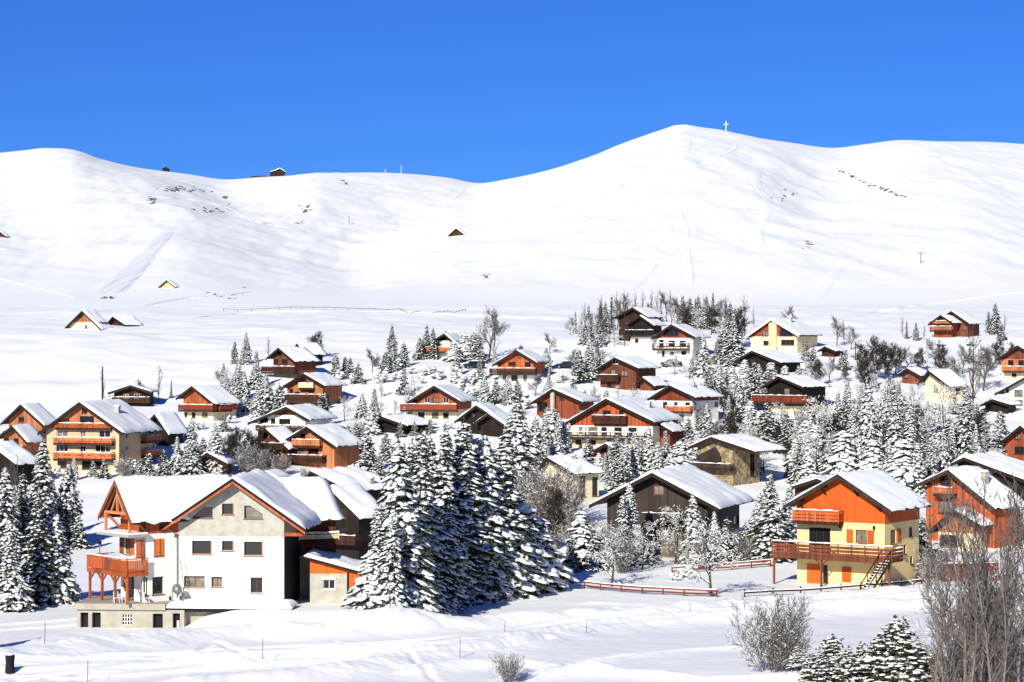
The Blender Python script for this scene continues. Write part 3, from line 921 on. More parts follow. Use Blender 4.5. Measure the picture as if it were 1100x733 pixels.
house((274, 472), (285, 458.5), (309, 480), 318, 498, 'brown twin gable, left and darker of the pair below the wide chalet', 'twin gables below the wide chalet',
      bands=((RB, None),), win=(rect(283, 466, 287, 471), rect(290, 468, 293, 472), rect(284, 482, 291, 487)), bal=((277, 304, 476, 481, BR),), snow=0.35, yaw=35, dmax=10)
house((306, 471), (329, 456), (360, 477), 394, 502, 'amber twin gable, right and brighter of the pair, with two balconies and a bluish roof', 'twin gables below the wide chalet',
      bands=((O2, None),), wl=313, win=(rect(316, 482, 327, 488), rect(331, 482, 342, 488), rect(323, 466, 328, 471)), bal=((314, 343, 472.5, 479, O2, 1.0), (304, 346, 489, 495, BR, 1.3)), snow=0.35)
house((392, 458), (410, 446), (436, 455), 470, 466, 'low dark timber lodge with posts below the orange balcony chalet', 'low dark lodge', name='lodge', cat='lodge',
      bands=((DK, None),), win=(rect(400, 455, 406, 462), rect(414, 455, 422, 462)), snow=0.4, ohs=1.4)
# behind the white house
house((272, 513), (283, 505), (296, 512), 306, 521, 'tiny hut with an orange gable just behind the white house ridge', 'tiny hut behind the white house', name='hut', cat='hut', bands=((RB, None),), snow=0.3, group='huts and sheds')
house((322, 523), (333, 503), (376, 523), 430, 545, 'dark chalet whose broad flat snow roof spreads behind the white house', 'broad snow roof behind the white house',
      bands=((DK, None),), snow=0.5, yaw=42, chim=((0.85, 0.5, 1.0),))
house((344, 533), (352, 520.5), (385, 552), 420, 602, 'tall dark brown chalet squeezed between the white house and the great spruce clump', 'tall brown chalet beside the spruce clump',
      bands=((DK, None),), win=(rect(363, 546, 372, 556, 'wood'), rect(364, 566, 372, 576)), bal=((350, 381, 574, 581, BR),), snow=0.4, yaw=40)
# centre
house((431, 434.5), (466, 413), (495, 430), 514, 451, 'orange chalet with full-width balcony and cream ground floor above the great spruce clump', 'orange chalet above the spruce clump',
      bands=((CR, 440), (O, None)), wr=491, win=(rect(440, 430, 447, 434), rect(456, 427, 462, 433, 'white'), rect(465, 427, 471, 433), rect(476, 427, 482, 433, 'white'), rect(464, 418, 471, 423, 'wood'),
      rect(438, 443, 443, 449), rect(449, 443, 456, 449), rect(464, 443, 471, 449), rect(476, 443, 482, 449)), bal=((430, 490, 434.5, 440.5, 'fence', 1.3),), snow=0.25, ohs=0.5)
house((456.5, 370), (477, 357.5), (492, 371), 505, 386, 'white chalet with a black gable and red balcony half hidden by a spruce', 'white chalet with the black gable',
      bands=((WH, 366), (DK, None)), win=(rect(469, 369, 475, 372.5), rect(463, 380, 470, 385)), bal=((456, 482, 373, 378, O, 1.1),), snow=0.25)
house((488, 451), (511, 433), (541, 452), 556, 468, 'black timber chalet above the spruce clump, its larger rear gable', 'black double-gabled chalet',
      bands=((DK, None),), win=(rect(506, 444, 510, 448),), snow=0.4)
house((509, 453), (524, 442.5), (542, 455), 552, 470, 'small black front gable with snowy verges set before the larger black chalet', 'black double-gabled chalet', name='annexe', cat='annexe',
      bands=((DK, None),), win=(rect(520, 451, 524, 456), rect(527, 451, 531, 456)), snow=0.4, yaw=24, dmax=8)
house((544, 459), (556, 447), (570, 460), 582, 467, 'low dark shed buried under snow right of the black double-gabled chalet', 'low shed under snow', name='shed', cat='shed', bands=((DK, None),), snow=0.5, yaw=40, group='huts and sheds')
house((528.5, 391), (554.5, 375), (576, 388), 591, 411, 'orange chalet with brown balcony and cream ground floor under a bare tree, top centre', 'top centre orange chalet',
      bands=((WH, 402), (O, None)), win=(rect(546, 389, 554, 393), rect(556, 381, 560, 385), rect(564, 389, 570, 394), rect(540, 403, 545, 409, 'wood'), rect(549, 403, 556, 410, 'wood'), rect(562, 403, 566, 410)),
      bal=((526, 575, 396, 401.5, BR, 1.3),), snow=0.3)
r_, h_ = house((569, 432), (593, 416), (625, 430), 645, 451, 'red chalet with a pale round chimney stack rising up its front gable', 'red chalet with the pale stack',
      bands=((RD, None),), win=(rect(601, 423, 606, 430), rect(578, 432, 588, 442)), snow=0.4)
mb = MB(); mb.tube([(h_['xs'](594.5), -0.5, -1), (h_['xs'](594.5), -0.5, h_['zs'](419.5))], 0.42, 12); mb.build('chimney', 'concrete2', r_, smooth=True)
r_, h_ = house((607, 453), (650.5, 426.5), (702, 451), 737, 484, 'broad vivid orange chalet with white middle storey in the village centre', 'broad orange chalet in the centre',
      bands=((CR, 470), (WH, 457.5), (O, None)), wl=613,
      win=(rect(622, 459, 630, 466), rect(632, 459, 642, 467), rect(646, 459, 652, 467), rect(660, 459, 668, 467), rect(675, 459, 684, 467), rect(640, 441, 644, 449), rect(648, 441, 656, 449), rect(665, 441, 670, 449),
           rect(618, 473, 624, 478), rect(634, 473, 640, 478), rect(652, 473, 660, 478)),
      shut=(rect(626, 459, 629, 466), rect(655, 459, 658, 467)), shutm='framew',
      bal=((611, 692, 464.5, 470.5, BR, 1.3, 'bars'), (636, 672, 446.5, 453, BR, 1.0, 'boards')), snow=0.4, ohs=0.6, chim=((0.5, 0.6, 0.9),))
house((686, 466), (703, 451), (722, 462), 738, 484, 'narrow red porch gable standing against the broad orange chalet', 'red porch gable', name='annexe', cat='annexe',
      bands=((RD, None),), win=(rect(700, 470, 708, 480),), snow=0.25, yaw=24, dmax=7)
house((627, 488), (650, 474.5), (666, 484), 680, 495, 'little red gabled cabin just below the broad orange chalet', 'little red cabin', name='cabin', cat='cabin', bands=((RD, None),), win=(rect(646, 482, 652, 487),), snow=0.3, group='huts and sheds')
house((576, 503), (587, 489), (616, 505), 650, 536, 'cream cottage with dark shutters under a smooth thick snow roof right of the spruce clump', 'cream cottage by the spruce clump', name='cottage', cat='cottage',
      bands=((CR, None),), win=(rect(592, 513, 597, 519),), swin=(rect(622, 510, 629, 532), rect(636, 512, 642, 532)), snow=0.45, yaw=50, chim=((0.3, 0.5, 0.7),))
# top group
house((658, 341), (679.5, 329.5), (696, 340), 716, 368, 'almost black chalet at the top of the village, rear one of two stacked gables', 'black stacked gables at the top',
      bands=((BR, None),), win=(rect(676, 338, 680, 342), rect(684, 338, 687, 342)), snow=0.2)
house((671, 348.5), (687, 338), (702, 348.5), 716, 370, 'almost black front gable with white-edged roof at the top of the village', 'black stacked gables at the top', name='annexe', cat='annexe',
      bands=((WH, 362), (DK, None)), win=(rect(680, 350, 684, 354), rect(690, 350, 694, 354), rect(682, 364, 686, 368)), bal=((672, 702, 355, 360, DK, 1.0),), snow=0.3)
house((699, 362.5), (721, 347.5), (747, 361.5), 764, 388, 'white chalet with a red gable, dark balcony and a row of small cellar windows', 'white chalet with red gable on top',
      bands=((WH, 363), (RD, None)), win=(rect(708, 365, 713, 373), rect(718, 366, 725, 372), rect(730, 366, 737, 372), rect(713, 354, 729, 361), rect(711, 377, 714, 383), rect(719, 378, 724, 381), rect(732, 377, 737, 381)),
      bal=((701, 739, 369, 375, BR, 1.3, 'bars'),), swin=(rect(748, 377, 752, 382),), snow=0.25)
house((637.5, 397), (660, 382.5), (685, 394), 711, 419, 'plain red-brown chalet on the slope above the broad orange chalet', 'plain red-brown chalet',
      bands=((RB, None),), win=(rect(656, 397, 661, 402), rect(658, 386, 664, 391, 'white'), rect(667, 398, 674, 404), rect(652, 411, 657, 416)), bal=((641, 664, 403, 408, BR, 1.1),), snow=0.35)
house((682, 411), (690, 404), (702, 413), 717, 421, 'small lean hut with snowy roof at the corner of the plain red-brown chalet', 'hut beside the red-brown chalet', name='hut', cat='hut', bands=((RB, None),), snow=0.35, group='huts and sheds', yaw=30)
house((695, 428), (719, 412.5), (746, 425), 779, 456, 'cream chalet with a deep red gable and a small orange balcony', 'cream chalet with deep red gable',
      bands=((WH, 430.5), (RD, None)), win=(rect(712, 432, 717, 439), rect(724, 432, 728, 437, 'wood'), rect(736, 432, 741, 437), rect(722, 445, 735, 453)), bal=((715, 741, 436.5, 442, O, 1.0),), swin=(rect(768, 432, 772, 437),), snow=0.4)
r_, h_ = house((800, 361), (828, 341), (858, 359), 884, 378, 'cream chalet with dark triangular gable windows and a pale stack up the middle', 'cream chalet with triangular windows',
      bands=((CR, 361.5), (RD, None)), win=(rect(819, 355, 825, 361), rect(838, 353, 851, 361), rect(820, 366, 829, 371, 'wood'), rect(839, 365, 853, 371, 'wood')), snow=0.3, chim=((0.25, 0.5, 1.0),), barge='framew')
mb = MB(); x_ = h_['xs'](831); mb.box(x_-0.85, x_+0.85, -0.55, -0.06, -1, h_['zs'](346)); mb.build('chimney', 'yellow', r_)
house((878, 376), (886, 371), (897, 376), 906, 384, 'low dark hut with snowy roof right of the chalet with triangular windows', 'low hut on the upper right', name='hut', cat='hut', bands=((BR, None),), snow=0.3, group='huts and sheds')
house((788, 387), (807.5, 375.5), (838, 388), 866, 402, 'black chalet whose walls sink behind snowy spruces, below the triangular windows', 'black chalet sunk in spruces',
      bands=((DK, None),), snow=0.35, win=(rect(806, 386, 811, 391),))
house((816.5, 415), (836, 403), (862, 414), 893, 446, 'black chalet with a long pale red balcony and cream cellar', 'black chalet with the red balcony',
      bands=((CR, 436), (DK, None)), win=(rect(832, 417, 838, 424), rect(842, 417, 848, 424)), bal=((808, 866, 425, 432, RD, 1.6, 'boards', (815, 830, 845)),), swin=(rect(878, 437, 884, 443),), snow=0.35)
# upper right
house((997, 347.5), (1010.5, 337.5), (1023, 346), 1034, 363, 'red-brown chalet on the skyline meadow at the right, its front gable with two balconies', 'chalet on the right meadow',
      bands=((RD, None),), win=(rect(1003, 347, 1007, 351), rect(1012, 347, 1017, 351)), bal=((999, 1022, 351, 355, O2, 1.2), (999, 1022, 345, 348, O2, 1.0)), snow=0.25, yaw=26)
house((1005, 344), (1022, 333.5), (1041, 347), 1057, 362, 'red-brown rear wing with a taller gable behind the skyline chalet', 'chalet on the right meadow', name='annexe', cat='annexe',
      bands=((RB, None),), win=(rect(1034, 350, 1037, 355),), snow=0.25)
house((1069, 386), (1093, 370), (1118, 385), 1140, 409, 'red-brown chalet with cream lower storey, upper of two at the right edge', 'upper chalet at the right edge',
      bands=((CR, 400), ('orange2', 386), (RB, None)), win=(rect(1083, 387, 1089, 394), rect(1094, 387, 1100, 395), rect(1087, 401, 1092, 405, 'wood')), bal=((1078, 1112, 394, 399, O2, 1.1),), snow=0.3, yaw=26)
house((1069, 422), (1113, 397), (1156, 422), 1180, 440, 'white chalet with one small square window, cut by the right edge', 'white chalet at the right edge',
      bands=((WH, None),), win=(rect(1081, 417, 1084, 422), rect(1090, 419, 1099, 426), rect(1090, 430, 1099, 436)), snow=0.35, yaw=20, ohs=1.4)
house((1052, 434), (1066, 427), (1085, 433), 1092, 444, 'open dark carport with a flat snow roof beside the white edge chalet', 'carport at the right edge', name='carport', cat='carport', bands=((DK, None),), snow=0.4, yaw=20, group='huts and sheds')
house((986, 412), (997, 396), (1019, 413), 1040, 429, 'cream chalet under a smooth blank snow roof among the right-hand spruces', 'cream chalet among spruces',
      bands=((CR, None),), win=(rect(1003, 417, 1007, 421),), swin=(rect(1026, 417, 1031, 423),), snow=0.5, yaw=45)
house((963, 402), (974, 394), (988, 402), 1000, 413, 'little brown gabled hut above the wall of spruces on the right', 'brown hut above the spruces', name='hut', cat='hut', bands=((RB, None),), win=(rect(971, 400, 975, 406),), snow=0.35, group='huts and sheds')
house((1059, 487), (1096, 455.5), (1133, 486), 1150, 507, 'red chalet with dark steep verge cut by the right edge behind the long snow roof', 'red chalet at the right edge',
      bands=((RD, None),), win=(rect(1076, 478, 1082, 485), rect(1090, 466, 1096, 472), rect(1090, 480, 1100, 488)), snow=0.3, yaw=20)
house((1021, 496), (1035, 488), (1112, 515), 1150, 540, 'long barn with an uneven snow roof that slopes down to the right edge', 'long snow roof at the right edge', name='barn', cat='barn',
      bands=((DK, None),), snow=0.5, yaw=26)
# lower right
r_, h_ = house((983, 520), (1018, 501), (1067, 540), 1104, 584, 'orange chalet with a stacked pair of small balconies behind the big bare tree', 'orange chalet behind the bare tree',
      bands=((O, None),), win=(rect(1010, 514, 1022, 523, 'wood'), rect(1008, 538, 1024, 552)), bal=((1003, 1023, 524, 531, O2, 1.0), ), snow=0.5, yaw=38, chim=((0.45, 0.4, 1.6),), barge='greywood')
house((997, 571), (1023, 545), (1054, 562), 1066, 592, 'small orange garage gable with a cream base in front of the bare-tree chalet', 'orange garage gable', name='garage', cat='garage',
      bands=((CR, 572), (O2, None)), win=(rect(1010, 575, 1028, 588),), snow=0.2, yaw=22, dmax=7)
house((846, 523), (877, 512.5), (905, 523), 912, 540, 'dark shed roof peeping over the orange and yellow chalet', 'dark shed behind the yellow chalet', name='shed', cat='shed', bands=((BR, None),), snow=0.2, group='huts and sheds')
house((739, 479), (763.5, 467), (809, 481), 846, 524, 'chalet with rubble stone side wall and dark timber front under a lumpy snow roof', 'rubble stone chalet',
      bands=(('stone', None),), wr=787, win=(rect(752, 491, 760, 497), rect(765, 490, 775, 497)), swin=(rect(806, 486, 811, 512), rect(820, 486, 826, 512), rect(834, 487, 838, 512)), bal=((742, 784, 498, 503, 'greywood', 1.2),), snow=0.55, yaw=36)
RUB = HOUSES[-1]
house((632, 541), (700, 504), (771, 541), 815, 600, 'large dark timber barn chalet with wide low snow roof and one small gable window', 'large dark barn chalet',
      bands=(('greystone', 575), ('greywood', None)), win=(rect(702, 521, 713, 531, 'wood'), rect(688, 560, 700, 576), rect(640, 556, 652, 568)), shut=(rect(697, 548, 714, 552),), shutm='greywood',
      bal=((690, 730, 551, 558, 'greywood', 1.0),), swin=(rect(790, 560, 798, 570),), snow=0.5, ohs=1.8, ohf=1.6)
# timber front of the rubble stone chalet
root, d_, wL_, wR_ = RUB[3], RUB[5], RUB[6], RUB[7]
mb = MB(); mb.prism([(-wL_+0.01, 3.2), (wR_-2.2, 3.2), (wR_-2.2, 5.0), (0.0, 6.0), (-wL_+0.01, 4.6)], -0.09, -0.03); mb.build('cladding', 'greywood', root)

house((112, 348), (121, 337.5), (134, 347), 154, 349.5, 'low barn nearly buried in snow right of the amber farmhouse', 'buried barn on the meadow', name='barn', cat='barn', group='huts on the mountain',
      bands=((BR, None),), snow=0.9, yaw=48)
# mountain huts
house((68, 353), (88, 332.5), (108, 352.5), 122, 354, 'solitary amber farmhouse gable on the meadow below the piste', 'amber farmhouse on the meadow', name='farmhouse', cat='farmhouse', group='huts on the mountain',
      bands=((CR, 346), (O2, None)), win=(rect(85, 337.5, 88, 340.5), rect(91, 349.5, 94, 353)), snow=0.6, yaw=34)
for (l_, a_, r__, xb_, b_, tx) in (((481, 253), (490, 245), (499, 252), 501, 253.5, 'lone dark hut high on the open snow left of the big slope'),
                                   ((169, 309), (179, 300.5), (188, 308), 193, 309.5, 'lone amber hut at the foot of the groomed piste'),
                                   ((-8, 254), (0, 248.5), (7, 254), 10, 255, 'dark hut on the snow cut by the left edge, high on the mountain')):
    house(l_, a_, r__, xb_, b_, tx, tx.split(' ')[1]+' mountain hut', name='mountain_hut', cat='hut', group='huts on the mountain', bands=((BR if 'dark' in tx else 'tan', None),), win=(), snow=0.5, yaw=26)
# ------------------------------------------------------------------ the white house (unfinished, front left)
def T4(x=0, y=0, z=0, r=0): return Matrix.Translation((x, y, z)) @ Matrix.Rotation(rad(r), 4, 'Z')

YW = 217.0; SW = YW/F
WX = lambda px: (px-220)*SW
WZ = lambda py: (676-py)*SW
wroot = empty('white_house', ((220-CX)*SW, YW, (CY-676)*SW), view_turn(220)-rad(12),
              'large white rendered house with bare concrete gable, open timber truss and orange balcony, front left', 'house', 'houses at the village edge')
HOUSES.append(('white house', 220, 676, wroot, 12.0, 12, 6, 6))
xc = WX(253)
hwL, hwR = (253-171)*SW, (331.5-253)*SW
za, zL, zR = WZ(510)-0.25, WZ(566)-0.2, WZ(564)-0.2
wl, wr = (253-191)*SW, (306-253)*SW
XF[0] = T4(xc, 0, 0)
wx = lambda px: WX(px)-xc
fr = lambda a, b, dd: (a, dd, b)
holes = [(wx(206), WZ(595.5), wx(227.5), WZ(581)), (wx(238.5), WZ(591.5), wx(251.5), WZ(581)), (wx(262.5), WZ(596.5), wx(283), WZ(581.5)),
         (wx(197), WZ(631), wx(220), WZ(619)), (wx(227), WZ(630.5), wx(239), WZ(619.5)), (wx(269.6), WZ(636.5), wx(282.6), WZ(620)),
         (wx(238.7), WZ(552.5), wx(251.5), WZ(541)), (wx(262.8), WZ(557), wx(283), WZ(543)), (wx(207), WZ(556.5), wx(228.5), WZ(545))]
walls(wroot, wl, wr, 11.5, zL, za, zR, hwL, hwR, [(None, WZ(576.5), 'white', 0.0)], holes, y0=0.0, dep=0.42)
walls(wroot, wl, wr, 11.5, zL, za, zR, hwL, hwR, [(WZ(576.5), None, 'concrete2', 0.012)], holes, y0=0.0, dep=0.42)
for i, h in enumerate(holes):
    window(wroot, *h, fr, 'wood' if i in (3, 4, 5) else 'open', depth=0.40)  # in the unglazed openings the dark pane stands for the unlit interior
    if i in (0, 2, 6, 1):                        # orange strip paints the sunlight caught on the right reveal
        x0, z0, x1, z1 = h
        m_ = MB()
        m_.box(x1-0.10, x1-0.003, -0.02, 0.38, z0+0.01, z1-0.01)
        m_.build('lit_reveal', 'orange', wroot)
# concrete wedge that cuts the attic windows to the slope of the roof
for (a, b, t) in ((wx(269), wx(283)+0.003, 1), (wx(207)-0.003, wx(219), -1)):
    q = [(a, WZ(545 if t < 0 else 543)+0.004), (b, WZ(545 if t < 0 else 543)+0.004), (b, WZ(552)) if t > 0 else (a, WZ(555))]
    m_ = MB(); m_.prism(q, -0.008, 0.35); m_.build('gable_wedge', 'concrete2', wroot)
m_ = MB(); m_.box(wx(268.5), wx(284), -0.10, 0.0, WZ(638.2), WZ(637)); m_.build('sill', 'concrete', wroot)
m_ = MB(); m_.box(wr+0.014, wr+0.05, 0.15, 11.4, -2.0, WZ(577)); m_.build('side_sheet', 'tar', wroot)  # thin near-black sheet covering the right-hand wall
roof_and_snow(wroot, hwL, hwR, zL, za, zR, -1.3, 12.2, snow=0.36, seed=71, thick=0.24, barge='orange')
# black flashing on top of the barge boards
m_ = MB()
for (xa, zA, xb, zB) in ((-hwL, zL, 0, za), (0, za, hwR, zR)):
    q = [(xa, zA-0.24), (xb, zB-0.26), (xb, zB+0.02), (xa, zA+0.02)]
    m_.add([(x, -1.42, z) for x, z in q]+[(x, -1.365, z) for x, z in q], [(0, 1, 2, 3), (4, 7, 6, 5), (0, 4, 5, 1), (1, 5, 6, 2), (2, 6, 7, 3), (3, 7, 4, 0)])
m_.build('flashing', 'black', wroot)
# brackets under the right verge
m_ = MB(); m_.bar((wr+0.02, -0.12, zR-0.6), (hwR-0.3, -0.12, zR-0.6), 0.3); m_.build('bracket', 'orange', wroot)
m_ = MB(); m_.bar((-hwL+0.4, -0.12, zL-0.6), (-wl-0.02, -0.12, zL-0.6), 0.3); m_.build('bracket', 'redbrown', wroot)
# soffit boards under the right verge
m_ = MB(); m_.add([(wr+0.06, -1.2, zR+(za-zR)*(1-wr/hwR)-0.62), (hwR-0.05, -1.2, zR-0.58), (hwR-0.05, -0.05, zR-0.58), (wr+0.06, -0.05, zR+(za-zR)*(1-wr/hwR)-0.62)], [(0, 1, 2, 3)]); m_.build('soffit', 'orange', wroot)
XF[0] = Matrix.Identity(4)
# downpipe and gutter
m_ = MB(); m_.tube([(WX(190.5), -0.14, 2.7), (WX(190.5), -0.14, WZ(576)), (WX(186), -0.5, WZ(571)), (WX(180), -0.9, WZ(566.5))], 0.06, 8); m_.build('downpipe', 'metal', wroot)
# left wing, turned away
WR = -46.0
wo = T4(WX(144), -0.73, 0, WR)
XF[0] = wo
whw = 2.95; wwl = 2.2; wd = 10.5
wza, wzL, wzR = WZ(512)-0.25, WZ(553)-0.15, WZ(556)-0.15
c46, s46 = math.cos(rad(46)), math.sin(rad(46))
wt = lambda px: (WX(px)-(WX(144)+wwl*c46))/s46
ws = lambda a, b, dd: (wwl-dd, a, b)
hs = [(wt(169.5), WZ(596), wt(177.5), WZ(578)), (wt(153.5), WZ(596), wt(160), WZ(578)), (wt(168), WZ(637), wt(178), WZ(618.5)), (wt(160), WZ(637), wt(164), WZ(618.5))]
gx = lambda px: (px-144)*SW/math.cos(rad(55))
hf = [(gx(133), WZ(596), gx(141), WZ(579)), (gx(131), WZ(643), gx(145), WZ(618))]
walls(wroot, wwl, wwl, wd, wzL, wza, wzR, whw, whw, [(None, WZ(572), 'white', 0.0)], hf, hs, dep=0.3)
walls(wroot, wwl, wwl, wd, wzL, wza, wzR, whw, whw, [(WZ(572), None, 'orange', 0.02)], (), ())
for i, h in enumerate(hs):
    if i < 2:
        window(wroot, *h, ws, 'wood', depth=0.28)
        w_ = (h[2]-h[0])
        shutter(wroot, h[0]+0.02, h[1], h[0]+w_*0.62, h[3], ws)
        shutter(wroot, h[2]-w_*0.30, h[1], h[2]+0.02, h[3], ws)
    else:
        window(wroot, *h, ws, 'dark', depth=0.28)
for h in hf: window(wroot, *h, fr, 'wood', depth=0.28)
shutter(wroot, hf[0][2]+0.02, hf[0][1], hf[0][2]+0.7, hf[0][3], fr); shutter(wroot, hf[0][0]-0.7, hf[0][1], hf[0][0]-0.02, hf[0][3], fr)
roof_and_snow(wroot, whw, whw, wzL, wza, wzR, -1.9, wd, snow=0.36, seed=72, thick=0.22, barge='redbrown')
tr = MB(); yt = -1.6
sl = (wza-wzL)/whw
tr.bar((-whw+0.75, yt, wza-sl*(whw-0.75)-0.45), (whw-0.75, yt, wza-sl*(whw-0.75)-0.45), 0.24)
tr.bar((0, yt, wza-0.4), (0, yt, wza-sl*(whw-0.75)-0.4), 0.2)
for sg in (-1, 1):
    tr.bar((sg*0.1, yt, wza-0.35), (sg*(whw-0.2), yt, wza-sl*(whw-0.2)-0.35), 0.2)
    tr.bar((sg*1.1, yt, wza-sl*(whw-0.75)-0.4), (sg*0.1, yt, wza-1.3), 0.16)
    tr.bar((sg*wwl*0.95, -0.05, WZ(570)+0.1), (sg*wwl*0.95, yt, wza-sl*(whw-0.75)-0.5), 0.18)
    tr.bar((sg*wwl*0.95, yt, WZ(572)), (sg*wwl*0.95, yt, wza-sl*(whw-0.75)-0.55), 0.2)
tr.build('roof_truss', 'orange2', wroot)
m_ = MB(); m_.box(-2.9, 2.7, -2.1, -0.03, WZ(574.5), WZ(571.5)); cano = m_.build('canopy_slab', 'concrete', wroot)
m_ = MB(); m_.box(-2.85, 2.65, -2.05, -0.06, WZ(571.5)+0.003, WZ(571.5)+0.14); m_.build('snow', 'rsnow', cano)
# orange balcony on braced posts
balcony(wroot, -4.3, 2.7, WZ(612), WZ(598), 2.2, 'orange', y0=-0.05, style='boards', posts=(-4.1, -1.9, 0.4, 2.5), zground=2.58, under='orange', fascia=0.35, snowtop=True)
XF[0] = Matrix.Identity(4)
# right wing, its ridge running back to the right
XF[0] = T4(xc-0.3, 10.6, -0.6, -63)
walls(wroot, 4.2, 4.4, 6.6, WZ(555)-0.2, WZ(513)-0.25, WZ(555)-0.2, 5.2, 5.2, [(None, WZ(598), 'concrete', 0.0), (WZ(598), None, 'redbrown', 0.03)], (), ((3.6, WZ(572), 4.8, WZ(564)), (2.2, WZ(590), 3.2, WZ(580))))
for h in ((3.6, WZ(572), 4.8, WZ(564)), (2.2, WZ(590), 3.2, WZ(580))): window(wroot, *h, lambda a, b, dd: (4.43-dd, a, b), 'wood')
roof_and_snow(wroot, 5.2, 5.2, WZ(555)-0.2, WZ(513)-0.25, WZ(555)-0.2, -1.0, 7.2, snow=0.36, seed=73, thick=0.22, barge='brown')
sv = XF[0]
XF[0] = sv @ Matrix.Translation((4.45, 0, 0)) @ Matrix.Rotation(PI/2, 4, 'Z')
balcony(wroot, 2.8, 6.6, WZ(580), WZ(573), 0.9, 'cream', y0=0.0, style='planks')
XF[0] = Matrix.Identity(4)
# basement, slabs and terrace
m_ = MB()
bz = lambda a, b, dd: (a, -3.2+dd, b)
bh = [(WX(94), -1.5, WX(102.5), WZ(655)), (WX(106.5), -1.5, WX(116), WZ(655)), (WX(139), WZ(668), WX(150), WZ(656)), (WX(172), -1.5, WX(183), WZ(655.5)), (WX(193.5), -1.5, WX(201.5), WZ(655))]
holed_face(m_, [(WX(90.5), -3), (WX(206), -3), (WX(206), 2.05), (WX(90.5), 2.05)], bh, bz, 0.5)
m_.add([(WX(90.5), -3.2, -3), (WX(90.5), 3, -3), (WX(90.5), 3, 2.05), (WX(90.5), -3.2, 2.05)], [(3, 2, 1, 0)])
m_.add([(WX(206), -3.2, -3), (WX(206), 0, -3), (WX(206), 0, 2.05), (WX(206), -3.2, 2.05)], [(0, 1, 2, 3)])
m_.build('basement_wall', 'concrete', wroot)
for i, h in enumerate(bh):
    if i == 2:
        g_ = MB()
        x0, z0, x1, z1 = h
        g_.box(x0-0.01, x1+0.01, -3.14, -3.08, z0-0.01, z0+0.05); g_.box(x0-0.01, x1+0.01, -3.14, -3.08, z1-0.05, z1+0.01)
        for k in range(5): xx = x0+(x1-x0)*k/4; g_.box(xx-0.035, xx+0.035, -3.138, -3.082, z0+0.05, z1-0.05)
        for k in (1, 2): zz = z0+(z1-z0)*k/3; g_.box(x0, x1, -3.12, -3.09, zz-0.03, zz+0.03)
        f_ = g_.build('window', 'framew', wroot)
        g_ = MB(); g_.add([(x0-0.02, -2.95, z0-0.02), (x1+0.02, -2.95, z0-0.02), (x1+0.02, -2.95, z1+0.02), (x0-0.02, -2.95, z1+0.02)], [(0, 1, 2, 3)]); g_.build('pane', 'pane', f_)
    else:
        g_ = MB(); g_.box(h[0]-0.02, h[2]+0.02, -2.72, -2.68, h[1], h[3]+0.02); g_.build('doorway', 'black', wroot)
m_ = MB(); m_.box(WX(197.5), WX(200), -2.95, -2.9, -1, WZ(663)); m_.build('meter_box', 'framew', wroot)
m_ = MB(); m_.box(WX(87.5), WX(186), -3.45, 3.0, 2.053, WZ(645)); m_.build('terrace_slab', 'concrete', wroot)
m_ = MB(); m_.box(WX(186)+0.01, WX(319), -3.0, -0.01, WZ(653.5), WZ(649.5)); tb = m_.build('terrace_edge', 'tar', wroot)
sv_ = []; sf_ = []
n = 40
for i in range(n+1):
    x = WX(184)+(WX(321)-WX(184))*i/n
    e = min(1, min(i, n-i)/1.5)
    for (y, z) in ((-3.12, WZ(649.5)-0.02), (-3.2, WZ(648)), (-3.02, WZ(645.5)+0.05*math.sin(i*1.3)), (-2.4, WZ(644)+0.04*math.sin(i*0.7)), (-1.2, WZ(643.3)+0.05*math.sin(i*0.9+1)), (-0.012, WZ(643))):
        zz = WZ(649.5)+(z-WZ(649.5))*(0.35+0.65*e) if z > WZ(649.5) else z
        sv_.append((x, y, zz))
for i in range(n):
    for k in range(5): a = i*6+k; sf_.append((a, a+6, a+7, a+1))
sf_.append(tuple(range(6))); sf_.append(tuple(n*6+k for k in range(6))[::-1])
mk('snow', sv_, sf_, 'rsnow', tb, smooth=True)
m_ = MB(); m_.box(WX(206)+0.003, WX(312), -2.1, -0.02, -3.0, WZ(653.5)-0.003); m_.build('foundation_wall', 'concrete', wroot)

# garden chairs, bare sapling and mixer on the terrace
def on_white(v): return wroot.matrix_basis @ Vector(v)
bpy.context.view_layer.update()
def to_world(root, v):
    return Matrix.Translation(root.location) @ Matrix.Rotation(root.rotation_euler.z, 4, 'Z') @ Vector(v)
def plastic_chair(loc, rz, label):
    t = empty('garden_chair', loc, rz, label, 'chair', 'garden chairs on the terrace slab')
    m = MB(); m.box(-0.24, 0.24, -0.24, 0.24, 0.42, 0.46); m.build('seat', 'white_paint', t)
    m = MB()
    for k in range(5): m.box(-0.22+k*0.1, -0.16+k*0.1, 0.2, 0.24, 0.46, 0.9)
    m.box(-0.25, 0.25, 0.19, 0.25, 0.9, 0.95); m.build('backrest', 'white_paint', t)
    for sx in (-0.2, 0.2):
        for sy in (-0.2, 0.2):
            m = MB(); m.bar((sx, sy, 0.42), (sx*1.15, sy*1.15, 0), 0.05); m.build('leg', 'white_paint', t)
for (px, y, r, lab) in ((131, -2.6, 0.4, 'white garden chair farthest left under the orange balcony'), (136, -2.2, -0.6, 'white garden chair close by the arched doorway of the white house'), (163, -2.5, 2.0, 'white garden chair out on the slab right of the balcony posts')):
    plastic_chair(to_world(wroot, (WX(px), y, WZ(645)+0.002)), r, lab)
